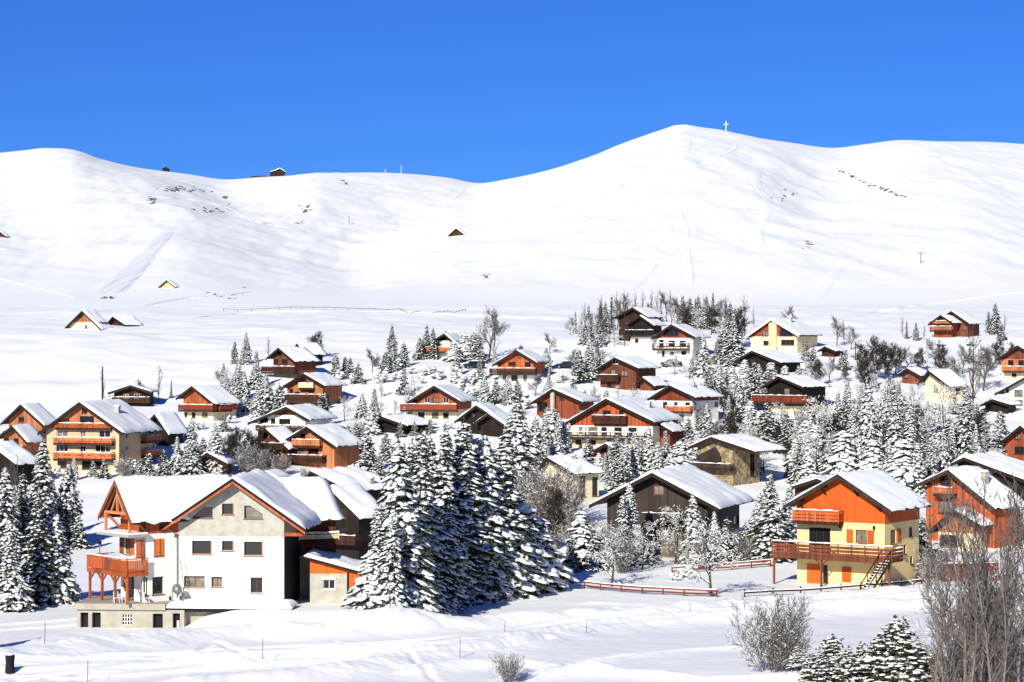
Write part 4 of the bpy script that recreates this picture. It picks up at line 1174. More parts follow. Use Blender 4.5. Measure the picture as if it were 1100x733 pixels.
# a cement mixer with a leaning ladder
t = empty('cement_mixer', to_world(wroot, (WX(194), -1.6, WZ(643.6))), 0.5, 'pale cement mixer standing on the snowy terrace against the white wall', 'mixer')
m = MB()
m.tube([(0, -0.35, 0.75), (0, -0.15, 0.95), (0, 0.15, 1.2), (0, 0.3, 1.35)], [0.28, 0.42, 0.40, 0.22], 12); m.build('drum', 'metal', t, smooth=True)
m = MB(); m.bar((-0.45, 0, 0), (-0.45, 0, 1.0), 0.07); m.bar((0.45, 0, 0), (0.45, 0, 1.0), 0.07); m.bar((-0.45, 0, 1.0), (0.45, 0, 1.0), 0.06); m.bar((-0.45, -0.4, 0.05), (-0.45, 0.4, 0.05), 0.07); m.bar((0.45, -0.4, 0.05), (0.45, 0.4, 0.05), 0.07); m.build('stand', 'metal', t)
for sx in (-0.5, 0.5):
    m = MB(); m.tube([(sx-0.05, 0.4, 0.2), (sx+0.05, 0.4, 0.2)], 0.2, 12); m.build('wheel', 'rubber', t)
m = MB()
for k in range(2): m.bar((-0.2+0.4*k, 0, 0), (-0.2+0.4*k, 1.25, 3.6), 0.06)
for k in range(11): q = (k+0.7)/12; m.bar((-0.2, 1.25*q, 3.6*q), (0.2, 1.25*q, 3.6*q), 0.04)
lad = m.build('ladder', 'metal'); lad.location = to_world(wroot, (WX(197), -1.3, WZ(643.6))); lad.rotation_euler = (0, 0, wroot.rotation_euler.z+0.1)
tag(lad, 'grey aluminium ladder leaning on the white front wall beside the downpipe', 'ladder')
# lamp post on the snowy path behind the balcony
def lamp_post(px, base, top, label):
    g = ground(px, base); h = (base-top)*g.y/F
    t = empty('street_lamp', g, 0, label, 'street lamp', 'street lamps')
    m = MB(); m.tube([(0, 0, -0.3), (0, 0, h)], [0.08, 0.05], 8); m.build('post', 'metal', t)
    m = MB(); m.tube([(0, 0, h-0.05), (0, 0, h+0.05), (0, 0, h+0.4), (0, 0, h+0.5)], [0.08, 0.22, 0.28, 0.05], 10); m.build('lantern', 'black', t, smooth=True)
    return t
lamp_post(107, 596, 585, 'short dark street lamp on the snowy path behind the orange balcony')

# ------------------------------------------------------------------ lean-to garage
YG = 219.5; SG = YG/F
g_ = Vector(((333-CX)*SG, YG, (CY-649)*SG))
gr = empty('lean_to_garage', g_, view_turn(333)-rad(5), 'lean-to garage of grey blocks and orange boards under a sloping snow roof', 'garage', 'houses at the village edge')
HOUSES.append(('lean-to garage', 362, 649, gr, 4, 6, 3, 3))
gx_ = lambda px: (px-333)*SG; gz = lambda py: (649-py)*SG
wdt = gx_(392); zl_, zr_ = gz(601), gz(617)
lin = lambda x: zl_+(zr_-zl_)*x/wdt
m = MB()
hole = (gx_(347), gz(633), gx_(360), gz(623))
holed_face(m, [(0, -3), (gx_(374), -3), (gx_(374), gz(616)), (0, gz(616))], [hole], lambda a, b, dd: (a, dd, b), 0.25)
m.add([(0, 0, -3), (0, 6, -3), (0, 6, zl_), (0, 0, zl_)], [(3, 2, 1, 0)]); m.build('wall', 'concrete2', gr)
m = MB(); m.prism([(0, gz(616)), (gx_(374), gz(616)), (gx_(374), -3), (wdt, -3), (wdt, lin(wdt)-0.05), (0, lin(0)-0.05)], -0.05, -0.003); m.build('cladding', 'orangeplain', gr)
m = MB(); m.box(wdt-0.05, wdt, 0, 6, -3, zr_-0.05); m.build('cladding', 'orangeplain', gr)
m = MB(); m.box(gx_(373)-0.02, gx_(375), -0.09, -0.052, -3, gz(615)); m.build('corner_board', 'black', gr)
window(gr, *hole, fr, 'white', 0.22)
m = MB(); m.box(gx_(346), gx_(361), -0.10, -0.01, gz(622.6), gz(620)); m.build('roller_shutter_box', 'white_paint', gr)
rfm = MB(); q = [(-0.5, lin(-0.5)), (wdt+0.5, lin(wdt+0.5)), (wdt+0.5, lin(wdt+0.5)+0.2), (-0.5, lin(-0.5)+0.2)]
rfm.prism(q, -0.6, 6.4); rf = rfm.build('roof', 'roof', gr)
XF[0] = Matrix.Identity(4)
nx, ny = 14, 14
V = []; Fq = []
for j in range(ny+1):
    for i in range(nx+1):
        x = -0.55+(wdt+1.1)*i/nx; y = -0.65+7.1*j/ny
        e = min(1, min(i, nx-i, j, ny-j)/1.0)
        V.append((x, y, lin(x)+0.203+0.33*e*(1+0.2*math.sin(i*0.9+j*0.7)) + (0 if e else 0)))
for j in range(ny):
    for i in range(nx): a = j*(nx+1)+i; Fq.append((a, a+1, a+nx+2, a+nx+1))
mk('snow', V, Fq, 'rsnow', rf, smooth=True)

# ------------------------------------------------------------------ the orange and yellow chalet, right
yr, yh = house((841, 543), (899.5, 506), (956, 543), 1003, 630, 'bright orange and yellow chalet with a long timber deck and outside stair', 'orange and yellow chalet',
    bands=(('yellow', 560.5), ('orangeplain', None)), wl=856, wr=949.5, yaw=27, snow=0.32, ohf=1.2,
    win=(rect(869, 568, 892, 596, 'dark'), rect(919, 568, 931, 582, 'wood'), rect(884, 608, 889, 628)),
    shut=(rect(910, 568, 916.5, 582), rect(932, 568, 938.5, 582), rect(905, 609, 914.5, 625)), shutm='orangeplain',
    swin=(rect(956, 568, 962, 583, 'wood'), rect(977, 568, 980.5, 578), rect(971, 586, 973.5, 596), rect(978, 600, 981, 608)),
    bal=((852, 901, 549, 561, 'orange', 1.2, 'planks'), ), zoff=0, name='chalet', group='houses at the village edge', barge='greywood', roofm='brown')
H = yh
shutter(yr, H['xs'](867), H['zs'](628.5), H['xs'](883), H['zs'](608), fr, 'orangeplain')
sfn = lambda a, b, dd: (H['wR']+0.05-0.05+dd*-1, a, b)
shutter(yr, H['wyr'](963), H['zs'](582), H['wyr'](967), H['zs'](568), lambda a, b, dd: (H['wR']-dd, a, b), 'orangeplain')
dd_ = 2.6; off = -dd_*H['st']/H['s']
dx0, dx1 = H['xs'](829.5-off), H['xs'](957-off)
zdf, zdr = H['zs'](596), H['zs'](583)
zgr = -0.8
balcony(yr, dx0, dx1, zdf, zdr, dd_, 'redbrown', y0=-0.055, style='planks', posts=(dx0+0.15, H['xs'](882-off), dx1-0.4), zground=zgr, fascia=0.42, under='redbrown')
# stair from the deck down to the snow
st0 = Vector((dx1-0.1, -dd_-0.1, zdf)); dirv = Vector((-0.32, -0.95, 0)).normalized(); side = Vector((-dirv.y, dirv.x, 0))
run, drop = 3.3, zdf+0.25
m = MB()
for k in (0, 1):
    a = st0+side*(-1.25*k)
    b = a+dirv*run-Vector((0, 0, drop))
    m.bar(a, b, 0.08, 0.26)
    m.bar(a+Vector((0, 0, 1.0)), b+Vector((0, 0, 1.0)), 0.08, 0.1)
    for q in (0.02, 0.34, 0.66, 0.98): p_ = a.lerp(b, q); m.bar(p_, p_+Vector((0, 0, 1.0)), 0.08)
stair = m.build('staircase', 'brown', yr)
m = MB(); m2 = MB()
for k in range(13):
    q = (k+0.6)/13.2
    p0 = st0+dirv*run*q-Vector((0, 0, drop*q)); p1 = p0-side*1.25
    m.bar(p0, p1, 0.26, 0.05); m2.bar(p0+Vector((0, 0, 0.06)), p1+Vector((0, 0, 0.06)), 0.24, 0.06)
tr_ = m.build('tread', 'brown', stair); m2.build('snow', 'rsnow', tr_)
# satellite dish on the right-hand wall, wall lamps
m = MB()
for i in range(4):
    for j in range(12):
        r0 = 0.40*i/3; a_ = 2*PI*j/12
        m.v.append((0.32-0.5*r0*r0, r0*math.cos(a_), r0*math.sin(a_)))
for i in range(3):
    for j in range(12): m.f.append((i*12+j, i*12+(j+1) % 12, (i+1)*12+(j+1) % 12, (i+1)*12+j))
XF[0] = Matrix.Translation((H['wR']+0.2, H['wyr'](964), H['zs'](590))) @ Matrix.Rotation(rad(-70), 4, 'Z')
m.build('satellite_dish', 'white_paint', yr, smooth=True)
m = MB(); m.tube([(0, 0, 0), (0.3, 0, 0)], 0.03, 6); m.build('dish_arm', 'metal', yr)
XF[0] = Matrix.Identity(4)
for px in (939, 903):
    m = MB(); m.box(H['xs'](px)-0.09, H['xs'](px)+0.09, -0.28, -0.06, H['zs'](567), H['zs'](563)); m.build('wall_lamp', 'black', yr)
# purlin struts under the verge
for f_ in (-0.72, -0.3, 0.3, 0.72):
    m = MB()
    x = f_*(H['hwR'] if f_ > 0 else H['hwL']); zz = H['za']-(H['za']-H['zR'])*abs(f_)-0.5
    m.bar((x, -0.06, zz-0.75), (x, -1.05, zz-0.05), 0.14)
    m.build('strut', 'brown', yr)
# garden table and chairs on the deck
def deck_chair(v, r, lab):
    w = to_world(yr, v)
    t = empty('deck_chair', w, r, lab, 'chair', 'wooden chairs on the deck')
    m = MB(); m.box(-0.25, 0.25, -0.25, 0.25, 0.42, 0.47); m.build('seat', 'orange2', t)
    m = MB()
    for k in range(4): m.box(-0.24+k*0.13, -0.15+k*0.13, 0.21, 0.25, 0.47, 1.0)
    m.build('backrest', 'orange2', t)
    for sx in (-0.22, 0.22):
        for sy in (-0.22, 0.22):
            m = MB(); m.box(sx-0.03, sx+0.03, sy-0.03, sy+0.03, 0, 0.42); m.build('leg', 'orange2', t)
for px, lab in ((846, 'wooden chair at the far left end of the long deck'), (862, 'wooden chair on the deck just left of the dark glass door'), (900, 'wooden chair on the deck between glass door and shuttered window')):
    deck_chair((H['xs'](px), -1.3, zdf+0.002), 0.3+px, lab)
# ------------------------------------------------------------------ trees
def ico(sub=1):
    t = (1+5**0.5)/2
    v = [(-1,t,0),(1,t,0),(-1,-t,0),(1,-t,0),(0,-1,t),(0,1,t),(0,-1,-t),(0,1,-t),(t,0,-1),(t,0,1),(-t,0,-1),(-t,0,1)]
    v = [Vector(p).normalized() for p in v]
    f = [(0,11,5),(0,5,1),(0,1,7),(0,7,10),(0,10,11),(1,5,9),(5,11,4),(11,10,2),(10,7,6),(7,1,8),(3,9,4),(3,4,2),(3,2,6),(3,6,8),(3,8,9),(4,9,5),(2,4,11),(6,2,10),(8,6,7),(9,8,1)]
    for _ in range(sub):
        c = {}; nf = []
        def mid(a, b):
            k = (min(a, b), max(a, b))
            if k not in c: v.append(((v[a]+v[b])/2).normalized()); c[k] = len(v)-1
            return c[k]
        for a, b, d in f:
            x, y, z = mid(a, b), mid(b, d), mid(d, a)
            nf += [(a, x, z), (b, y, x), (d, z, y), (x, y, z)]
        f = nf
    return np.array([tuple(p) for p in v]), np.array(f)
ICO1 = ico(1); ICO0 = ico(0)

def conifer(seed, H=10.0, R=2.3, whorls=20, per=7, snow=0.8, droop=0.45, fat=1.0, power=0.85, bare=0.06, heavy=1.0, wob=0.15, fine=True):
    """spruce: whorls of drooping boughs, each bough a spray of needle tufts with pads of snow lying on it"""
    rng = np.random.default_rng(seed)
    NV, NT, SV, ST = [], [], [], []
    nv = sv = 0
    IV, IF = ICO0 if fine else ICO1
    lean = rng.normal(0, 0.012, 2)
    for i in range(whorls):
        q = (i+rng.uniform(-0.25, 0.25))/whorls
        q = bare+(0.985-bare)*np.clip(q, 0, 1)
        z0 = q*H
        L0 = R*((1-q)**power)*(0.86+0.14*math.sin(q*9+seed))+0.10
        n = per if q < 0.8 else max(4, per-2)
        a0 = rng.uniform(0, 2*PI)
        for k in range(n):
            L = L0*rng.uniform(1-wob*2.2, 1+wob)
            if rng.random() < 0.05: L *= 0.6
            a = a0+2*PI*k/n+rng.normal(0, 0.22)
            ca, sa = math.cos(a), math.sin(a)
            dr = droop*rng.uniform(0.7, 1.3)
            zb = z0+rng.normal(0, 0.12)
            m = int(np.clip(L/(0.42*fat), 2, 8))
            w0 = min(0.32*L, 0.62)+0.08
            for j in range(m):
                t = 0.25+0.78*(j+rng.uniform(0.1, 0.9))/m
                if t < 0.45 and q < 0.6 and rng.random() < 0.45: continue
                r = L*t
                lat = rng.uniform(-1, 1)*w0*(1.05-0.7*t)
                zc = zb+L*(0.12*t-dr*t*t)+rng.normal(0, 0.05)
                c = np.array([ca*r-sa*lat+lean[0]*z0, sa*r+ca*lat+lean[1]*z0, zc])
                sz = (0.20+0.10*min(L, 2.5))*rng.uniform(0.75, 1.25)*fat
                # needle tufts: ragged triangles fanning outwards and down
                nt = 8
                ang = a+rng.normal(0, 0.9, nt)
                tip = c+np.stack([np.cos(ang)*sz*rng.uniform(0.8, 1.7, nt), np.sin(ang)*sz*rng.uniform(0.8, 1.7, nt), -sz*rng.uniform(0.10, 1.35, nt)], -1)
                root = c+rng.normal(0, 0.35*sz, (nt, 3))
                d = tip-root
                perp = np.cross(d, rng.normal(0, 1, (nt, 3))); perp /= (np.linalg.norm(perp, axis=1, keepdims=True)+1e-6)
                b1 = root+perp*sz*0.34; b2 = root-perp*sz*0.34
                mid1 = root+d*0.55+perp*sz*0.22; mid2 = root+d*0.6-perp*sz*0.2
                P = np.stack([b1, b2, mid2, tip, mid1], 1).reshape(-1, 3)
                base = nv+np.arange(nt)[:, None]*5
                NT.append(np.concatenate([base+[0, 1, 2], base+[0, 2, 4], base+[4, 2, 3]]))
                NV.append(P); nv += len(P)
                if rng.random() < snow:
                    g = rng.normal(0, 0.13, len(IV))
                    s3 = np.array([sz*rng.uniform(0.75, 1.35), sz*rng.uniform(0.55, 0.95), sz*rng.uniform(0.20, 0.34)])*heavy
                    Q = IV*(1+g[:, None])*s3
                    Q[:, 2] = np.where(Q[:, 2] < 0, Q[:, 2]*0.35, Q[:, 2])
                    tilt = -(0.12-2*dr*t)*0.75
                    Q[:, 2] -= Q[:, 0]*tilt
                    X = Q[:, 0]*ca-Q[:, 1]*sa; Yy = Q[:, 0]*sa+Q[:, 1]*ca
                    Q = np.stack([X, Yy, Q[:, 2]], -1)+c+[0, 0, sz*0.16]
                    SV.append(Q); ST.append(IF+sv); sv += len(Q)
    # leader
    for k in range(5):
        c = np.array([lean[0]*H, lean[1]*H, H*(0.955+0.012*k)])
        P = c+rng.normal(0, 0.09, (6, 3)); P[:, 2] += 0.12
        NV.append(P); NT.append(np.array([[0, 1, 2], [3, 4, 5]])+nv); nv += 6
    trunk = MB(); trunk.tube([(0, 0, -0.8), (lean[0]*H*0.5, lean[1]*H*0.5, H*0.5), (lean[0]*H, lean[1]*H, H*1.02)], [0.022*H, 0.013*H, 0.002*H], 7)
    return np.vstack(NV), np.vstack(NT), (np.vstack(SV), np.vstack(ST)) if SV else None, trunk

def conifer_proto(name, matn, **kw):
    NV, NT, S, trunk = conifer(**kw)
    root = empty(name, (0, 0, 0))
    trunk.build('trunk', 'bark', root, smooth=True)
    mk_np('crown', NV, NT, matn, root)
    if S is not None: mk_np('snow', S[0], S[1], 'tsnow', root, smooth=True)
    root['h'] = kw.get('H', 10.0)
    return root

def tubes(segs, kbig=6):
    """segs: list of (p0, p1, r0, r1); thin ones get three sides"""
    P0 = np.array([s[0] for s in segs]); P1 = np.array([s[1] for s in segs])
    R0 = np.array([s[2] for s in segs]); R1 = np.array([s[3] for s in segs])
    Vs, Ts = [], []; off = 0
    for k, sel in ((kbig, R0 > 0.05), (3, R0 <= 0.05)):
        if not sel.any(): continue
        p0, p1, r0, r1 = P0[sel], P1[sel], R0[sel], R1[sel]
        d = p1-p0; d /= (np.linalg.norm(d, axis=1, keepdims=True)+1e-9)
        up = np.where(np.abs(d[:, 2:3]) < 0.9, np.array([[0, 0, 1.0]]), np.array([[1.0, 0, 0]]))
        a = np.cross(d, up); a /= np.linalg.norm(a, axis=1, keepdims=True); b = np.cross(a, d)
        th = 2*PI*np.arange(k)/k
        ring = a[:, None, :]*np.cos(th)[None, :, None]+b[:, None, :]*np.sin(th)[None, :, None]
        v = np.concatenate([p0[:, None]+ring*r0[:, None, None], p1[:, None]+ring*r1[:, None, None]], 1)
        n = len(p0)
        base = off+np.arange(n)[:, None]*2*k
        j = np.arange(k)
        q = np.stack([base+j, base+(j+1) % k, base+k+(j+1) % k, base+k+j], -1).reshape(-1, 4)
        Vs.append(v.reshape(-1, 3)); Ts.append(q); off += n*2*k
    return np.vstack(Vs), np.vstack(Ts)

def bare_segs(seed, H=10.0, stems=1, spread=0.5, levels=4, trunk_r=0.16, first=0.25, up=0.12, droop=0.0, nsub=(7, 6, 5, 4), ratio=0.5, twig=0.014, wig=0.12):
    rng = np.random.default_rng(seed)
    segs = []
    def grow(p, d, L, r, lv):
        n = 5 if lv == 0 else (4 if lv < levels else 2)
        pts = [np.array(p)]; d = np.array(d, float)
        rs = [r]
        for i in range(n):
            d = d+rng.normal(0, wig, 3)*(1.0 if lv else 0.5)
            d[2] += (up if lv < levels-1 else -droop)*(0.6 if lv else 0.2)
            d /= np.linalg.norm(d)
            pts.append(pts[-1]+d*L/n)
            rs.append(max(twig*0.6, r*(1-0.8*(i+1)/n)))
        for i in range(n): segs.append((pts[i], pts[i+1], rs[i], rs[i+1], lv))
        if lv >= levels: return
        m = nsub[min(lv, len(nsub)-1)]
        for k in range(m):
            t = (first if lv == 0 else 0.2)+(1-(first if lv == 0 else 0.2))*(k+rng.uniform(0.1, 0.9))/m
            i = min(int(t*n), n-1); f = t*n-i
            q = pts[i]*(1-f)+pts[i+1]*f
            dd = pts[i+1]-pts[i]; dd = dd/np.linalg.norm(dd)
            az = rng.uniform(0, 2*PI)
            h = np.cross(dd, [math.cos(az), math.sin(az), 0.3]); h /= np.linalg.norm(h)
            s = spread*rng.uniform(0.7, 1.3)
            nd = dd*math.cos(s)+h*math.sin(s)
            grow(q, nd, L*ratio*rng.uniform(0.65, 1.2)*(1.15-0.55*t if lv == 0 else 1), max(twig, rs[i]*0.5), lv+1)
    for s in range(stems):
        a = rng.uniform(0, 2*PI)
        t = 0.06 if stems == 1 else rng.uniform(0.1, 0.55)
        grow([0.25*math.cos(a)*(stems > 1), 0.25*math.sin(a)*(stems > 1), -0.3], [math.cos(a)*t, math.sin(a)*t, 1.0], H*(1 if stems == 1 else rng.uniform(0.6, 0.95)), trunk_r*(1 if stems == 1 else rng.uniform(0.5, 1)), 0)
    zmax = max(s[1][2] for s in segs)
    k = H/zmax
    return [(a*k, b*k, r0, r1, lv) for a, b, r0, r1, lv in segs]

def bare_proto(name, matn, frost=0.0, seed=1, H=10.0, frost_r=0.03, **kw):
    segs = bare_segs(seed, H, **kw)
    root = empty(name, (0, 0, 0)); root['h'] = H
    lv0 = [s for s in segs if s[4] <= 1]; rest = [s for s in segs if s[4] > 1]
    V, T = tubes(lv0); mk_np('trunk', V, T, 'bark' if matn != 'birch' else 'birch', root, smooth=True)
    V, T = tubes(rest); mk_np('crown', V, T, matn, root)
    if frost > 0:
        rng = np.random.default_rng(seed+5)
        fs = []
        for a, b, r0, r1, lv in segs:
            d = (b-a)/(np.linalg.norm(b-a)+1e-9)
            if lv >= 1 and abs(d[2]) < 0.85 and rng.random() < frost:
                u = np.array([0, 0, 1.0])
                fs.append((a+u*(r0+frost_r*0.3), b+u*(r1+frost_r*0.3), frost_r+r0*0.5, frost_r*0.8+r1*0.5))
        V, T = tubes(fs); mk_np('snow', V, T, 'tsnow', root, smooth=True)
    return root

def bush_proto(name, seed, H=2.0, R=1.6, snow=0.8, matn='twigd', n=70):
    """low shrub: tangle of stems with pads of snow"""
    rng = np.random.default_rng(seed)
    segs = bare_segs(seed, H, stems=9, spread=0.6, levels=2, trunk_r=0.035, first=0.15, nsub=(7, 5), ratio=0.5, twig=0.012)
    root = empty(name, (0, 0, 0)); root['h'] = H
    V, T = tubes(segs and [s for s in segs]); mk_np('branches', V, T, matn, root)
    IV, IF = ICO1
    SV, ST = [], []; sv = 0
    tips = [s[1] for s in segs if s[4] >= 1]
    for k in range(int(n*snow)):
        c = tips[rng.integers(len(tips))]
        s3 = np.array([rng.uniform(0.12, 0.36), rng.uniform(0.12, 0.3), rng.uniform(0.06, 0.15)])
        Q = IV*(1+rng.normal(0, 0.14, len(IV))[:, None])*s3
        Q[:, 2] = np.where(Q[:, 2] < 0, Q[:, 2]*0.4, Q[:, 2])
        SV.append(Q+c+[0, 0, 0.04]); ST.append(IF+sv); sv += len(Q)
    mk_np('snow', np.vstack(SV), np.vstack(ST), 'tsnow', root, smooth=True)
    return root

PROTO = {}
def P(kind, fn): PROTO[kind] = [fn, None, False]
# kind: (builder, description, plural group)
def _v(s, **kw):
    # variants of one kind: each its own outline, droop and load of snow
    r = random.Random(kw['seed']*10+s)
    kw['seed'] = kw['seed']*10+s
    for k, a in (('R', 0.14), ('droop', 0.3), ('power', 0.16), ('heavy', 0.08)):
        if k in kw: kw[k] *= r.uniform(1-a, 1+a)
    kw['wob'] = kw.get('wob', 0.15)*r.uniform(0.9, 1.7)
    return kw
NVAR = {'A': 4, 'B': 4, 'E': 3, 'C': 3, 'D': 2, 'm': 4}
SPEC = {
 'A': (lambda s=0: conifer_proto('spruce_tree', 'needle', **_v(s, seed=1, H=13, R=2.6, whorls=32, per=10, snow=0.92, droop=0.42, fat=0.76, heavy=1.22, power=0.85)), 'snow-laden spruce', 'snow-laden spruces'),
 'B': (lambda s=0: conifer_proto('spruce_tree', 'needle', **_v(s, seed=2, H=11, R=2.6, whorls=26, per=10, snow=0.93, droop=0.5, fat=0.8, heavy=1.24, power=0.8)), 'snow-laden spruce', 'snow-laden spruces'),
 'C': (lambda s=0: conifer_proto('spruce_tree', 'needle', **_v(s, seed=3, H=9, R=2.9, whorls=17, per=9, snow=0.92, droop=0.5, fat=1.15, heavy=1.35, power=0.7, fine=False)), 'heavily snowed broad spruce', 'heavily snowed broad spruces'),
 'D': (lambda s=0: conifer_proto('spruce_tree', 'needle', **_v(s, seed=4, H=12, R=2.3, whorls=27, per=9, snow=0.72, droop=0.38, fat=0.8, heavy=1.05, power=0.85)), 'lightly dusted dark spruce', 'lightly dusted dark spruces'),
 'E': (lambda s=0: conifer_proto('spruce_tree', 'needle', **_v(s, seed=5, H=6, R=1.7, whorls=15, per=8, snow=0.78, droop=0.4, fat=0.8, heavy=1.05, power=0.8)), 'small snowy spruce', 'small snowy spruces'),
 'G': (lambda s=0: conifer_proto('pine_tree', 'needle2', seed=6, H=10, R=2.6, whorls=20, per=8, snow=0.75, droop=0.28, fat=0.85, power=0.6, wob=0.3, bare=0.12, heavy=1.1), 'loose snowy pine', 'loose snowy pines'),
 'K': (lambda s=0: conifer_proto('spruce_tree', 'needle', seed=8, H=12, R=2.6, whorls=24, per=9, snow=0.9, droop=0.75, heavy=1.1, fat=0.95, power=0.8), 'drooping white-boughed spruce', 'drooping white-boughed spruces'),
 'L': (lambda s=0: conifer_proto('larch_tree', 'needle', seed=7, H=12, R=1.5, whorls=24, per=6, snow=0.45, droop=0.2, heavy=0.8, fat=0.75), 'thin dark conifer', 'thin dark conifers'),
 'b': (lambda s=0: bare_proto('bare_tree', 'twig', seed=11, H=10, levels=4, trunk_r=0.18, spread=0.62, nsub=(11, 7, 6, 4), ratio=0.5, twig=0.024), 'bare grey-brown tree', 'bare grey-brown trees'),
 'd': (lambda s=0: bare_proto('bare_tree', 'twigd', seed=12, H=8, levels=4, trunk_r=0.16, spread=0.7, nsub=(13, 8, 7, 4), ratio=0.52, twig=0.032, first=0.15), 'dense dark bare tree', 'dense dark bare trees'),
 'p': (lambda s=0: bare_proto('bare_tree', 'twig', seed=13, H=13, levels=4, trunk_r=0.15, spread=0.38, nsub=(20, 7, 5, 3), ratio=0.3, twig=0.022, first=0.12), 'slender bare tree', 'slender bare trees'),
 'f': (lambda s=0: bare_proto('frosted_tree', 'twig', seed=14, H=8, levels=4, trunk_r=0.17, spread=0.75, nsub=(9, 6, 5, 3), ratio=0.52, twig=0.016, frost=0.5, frost_r=0.035, first=0.22), 'snow-lined bare tree', 'snow-lined bare trees'),
 's': (lambda s=0: bare_proto('bare_shrub', 'birch', seed=15, H=4, stems=18, levels=3, trunk_r=0.035, spread=0.5, nsub=(8, 7, 5), ratio=0.42, twig=0.010, first=0.12, frost=0.18, frost_r=0.012), 'grey bare shrub', 'grey bare shrubs'),
 'w': (lambda s=0: bare_proto('bare_birch', 'birch', seed=16, H=15, stems=1, levels=4, trunk_r=0.12, spread=0.5, nsub=(42, 11, 8, 5), ratio=0.17, twig=0.015, first=0.10, droop=0.6, wig=0.17), 'tall bare birch', 'tall bare birches'),
 'h': (lambda s=0: bush_proto('snowy_shrub', 21, 2.0), 'snow-capped low shrub', 'snow-capped low shrubs'),
 'j': (lambda s=0: bush_proto('snowy_shrub', 22, 1.6, snow=0.6), 'snow-capped low shrub', 'snow-capped low shrubs'),
 'm': (lambda s=0: conifer_proto('young_pine', 'needle2', **_v(s, seed=9, H=4.5, R=1.6, whorls=20, per=9, snow=0.9, droop=0.15, fat=0.62, power=0.55, wob=0.38, heavy=1.3)), 'bushy young pine', 'bushy young pines'),
}
_proto = {}
TREES = []
def tree(kind, px, base, top, g=None, stretch=1.0):
    g = g or ground(px, base)
    h = (base-top)*g.y/F
    var = random.randrange(NVAR.get(kind, 1)); key = f'{kind}{var}'
    if key not in _proto:
        o = SPEC[kind][0](var); _proto[key] = o
        _proto[key+'_h'] = float(o['h']); del o['h']
        for c in o.children:
            if c.name.startswith('snow'): c['kind'] = 'stuff'
    else:
        o = copy_tree(_proto[key])
    k = h/_proto[key+'_h']
    o.location = g-Vector((0, 0, 0.05))
    rr = random.random()
    o.rotation_euler = (0, 0, rr*2*PI)
    kw = k*stretch*random.uniform(0.94, 1.1)
    o.scale = (kw, kw, k)
    o['category'] = 'tree' if kind not in 'shjm' else ('shrub' if kind in 'shj' else 'young pine')
    o['group'] = SPEC[kind][2]
    TREES.append((o, kind, px, base, top, h))
    return o
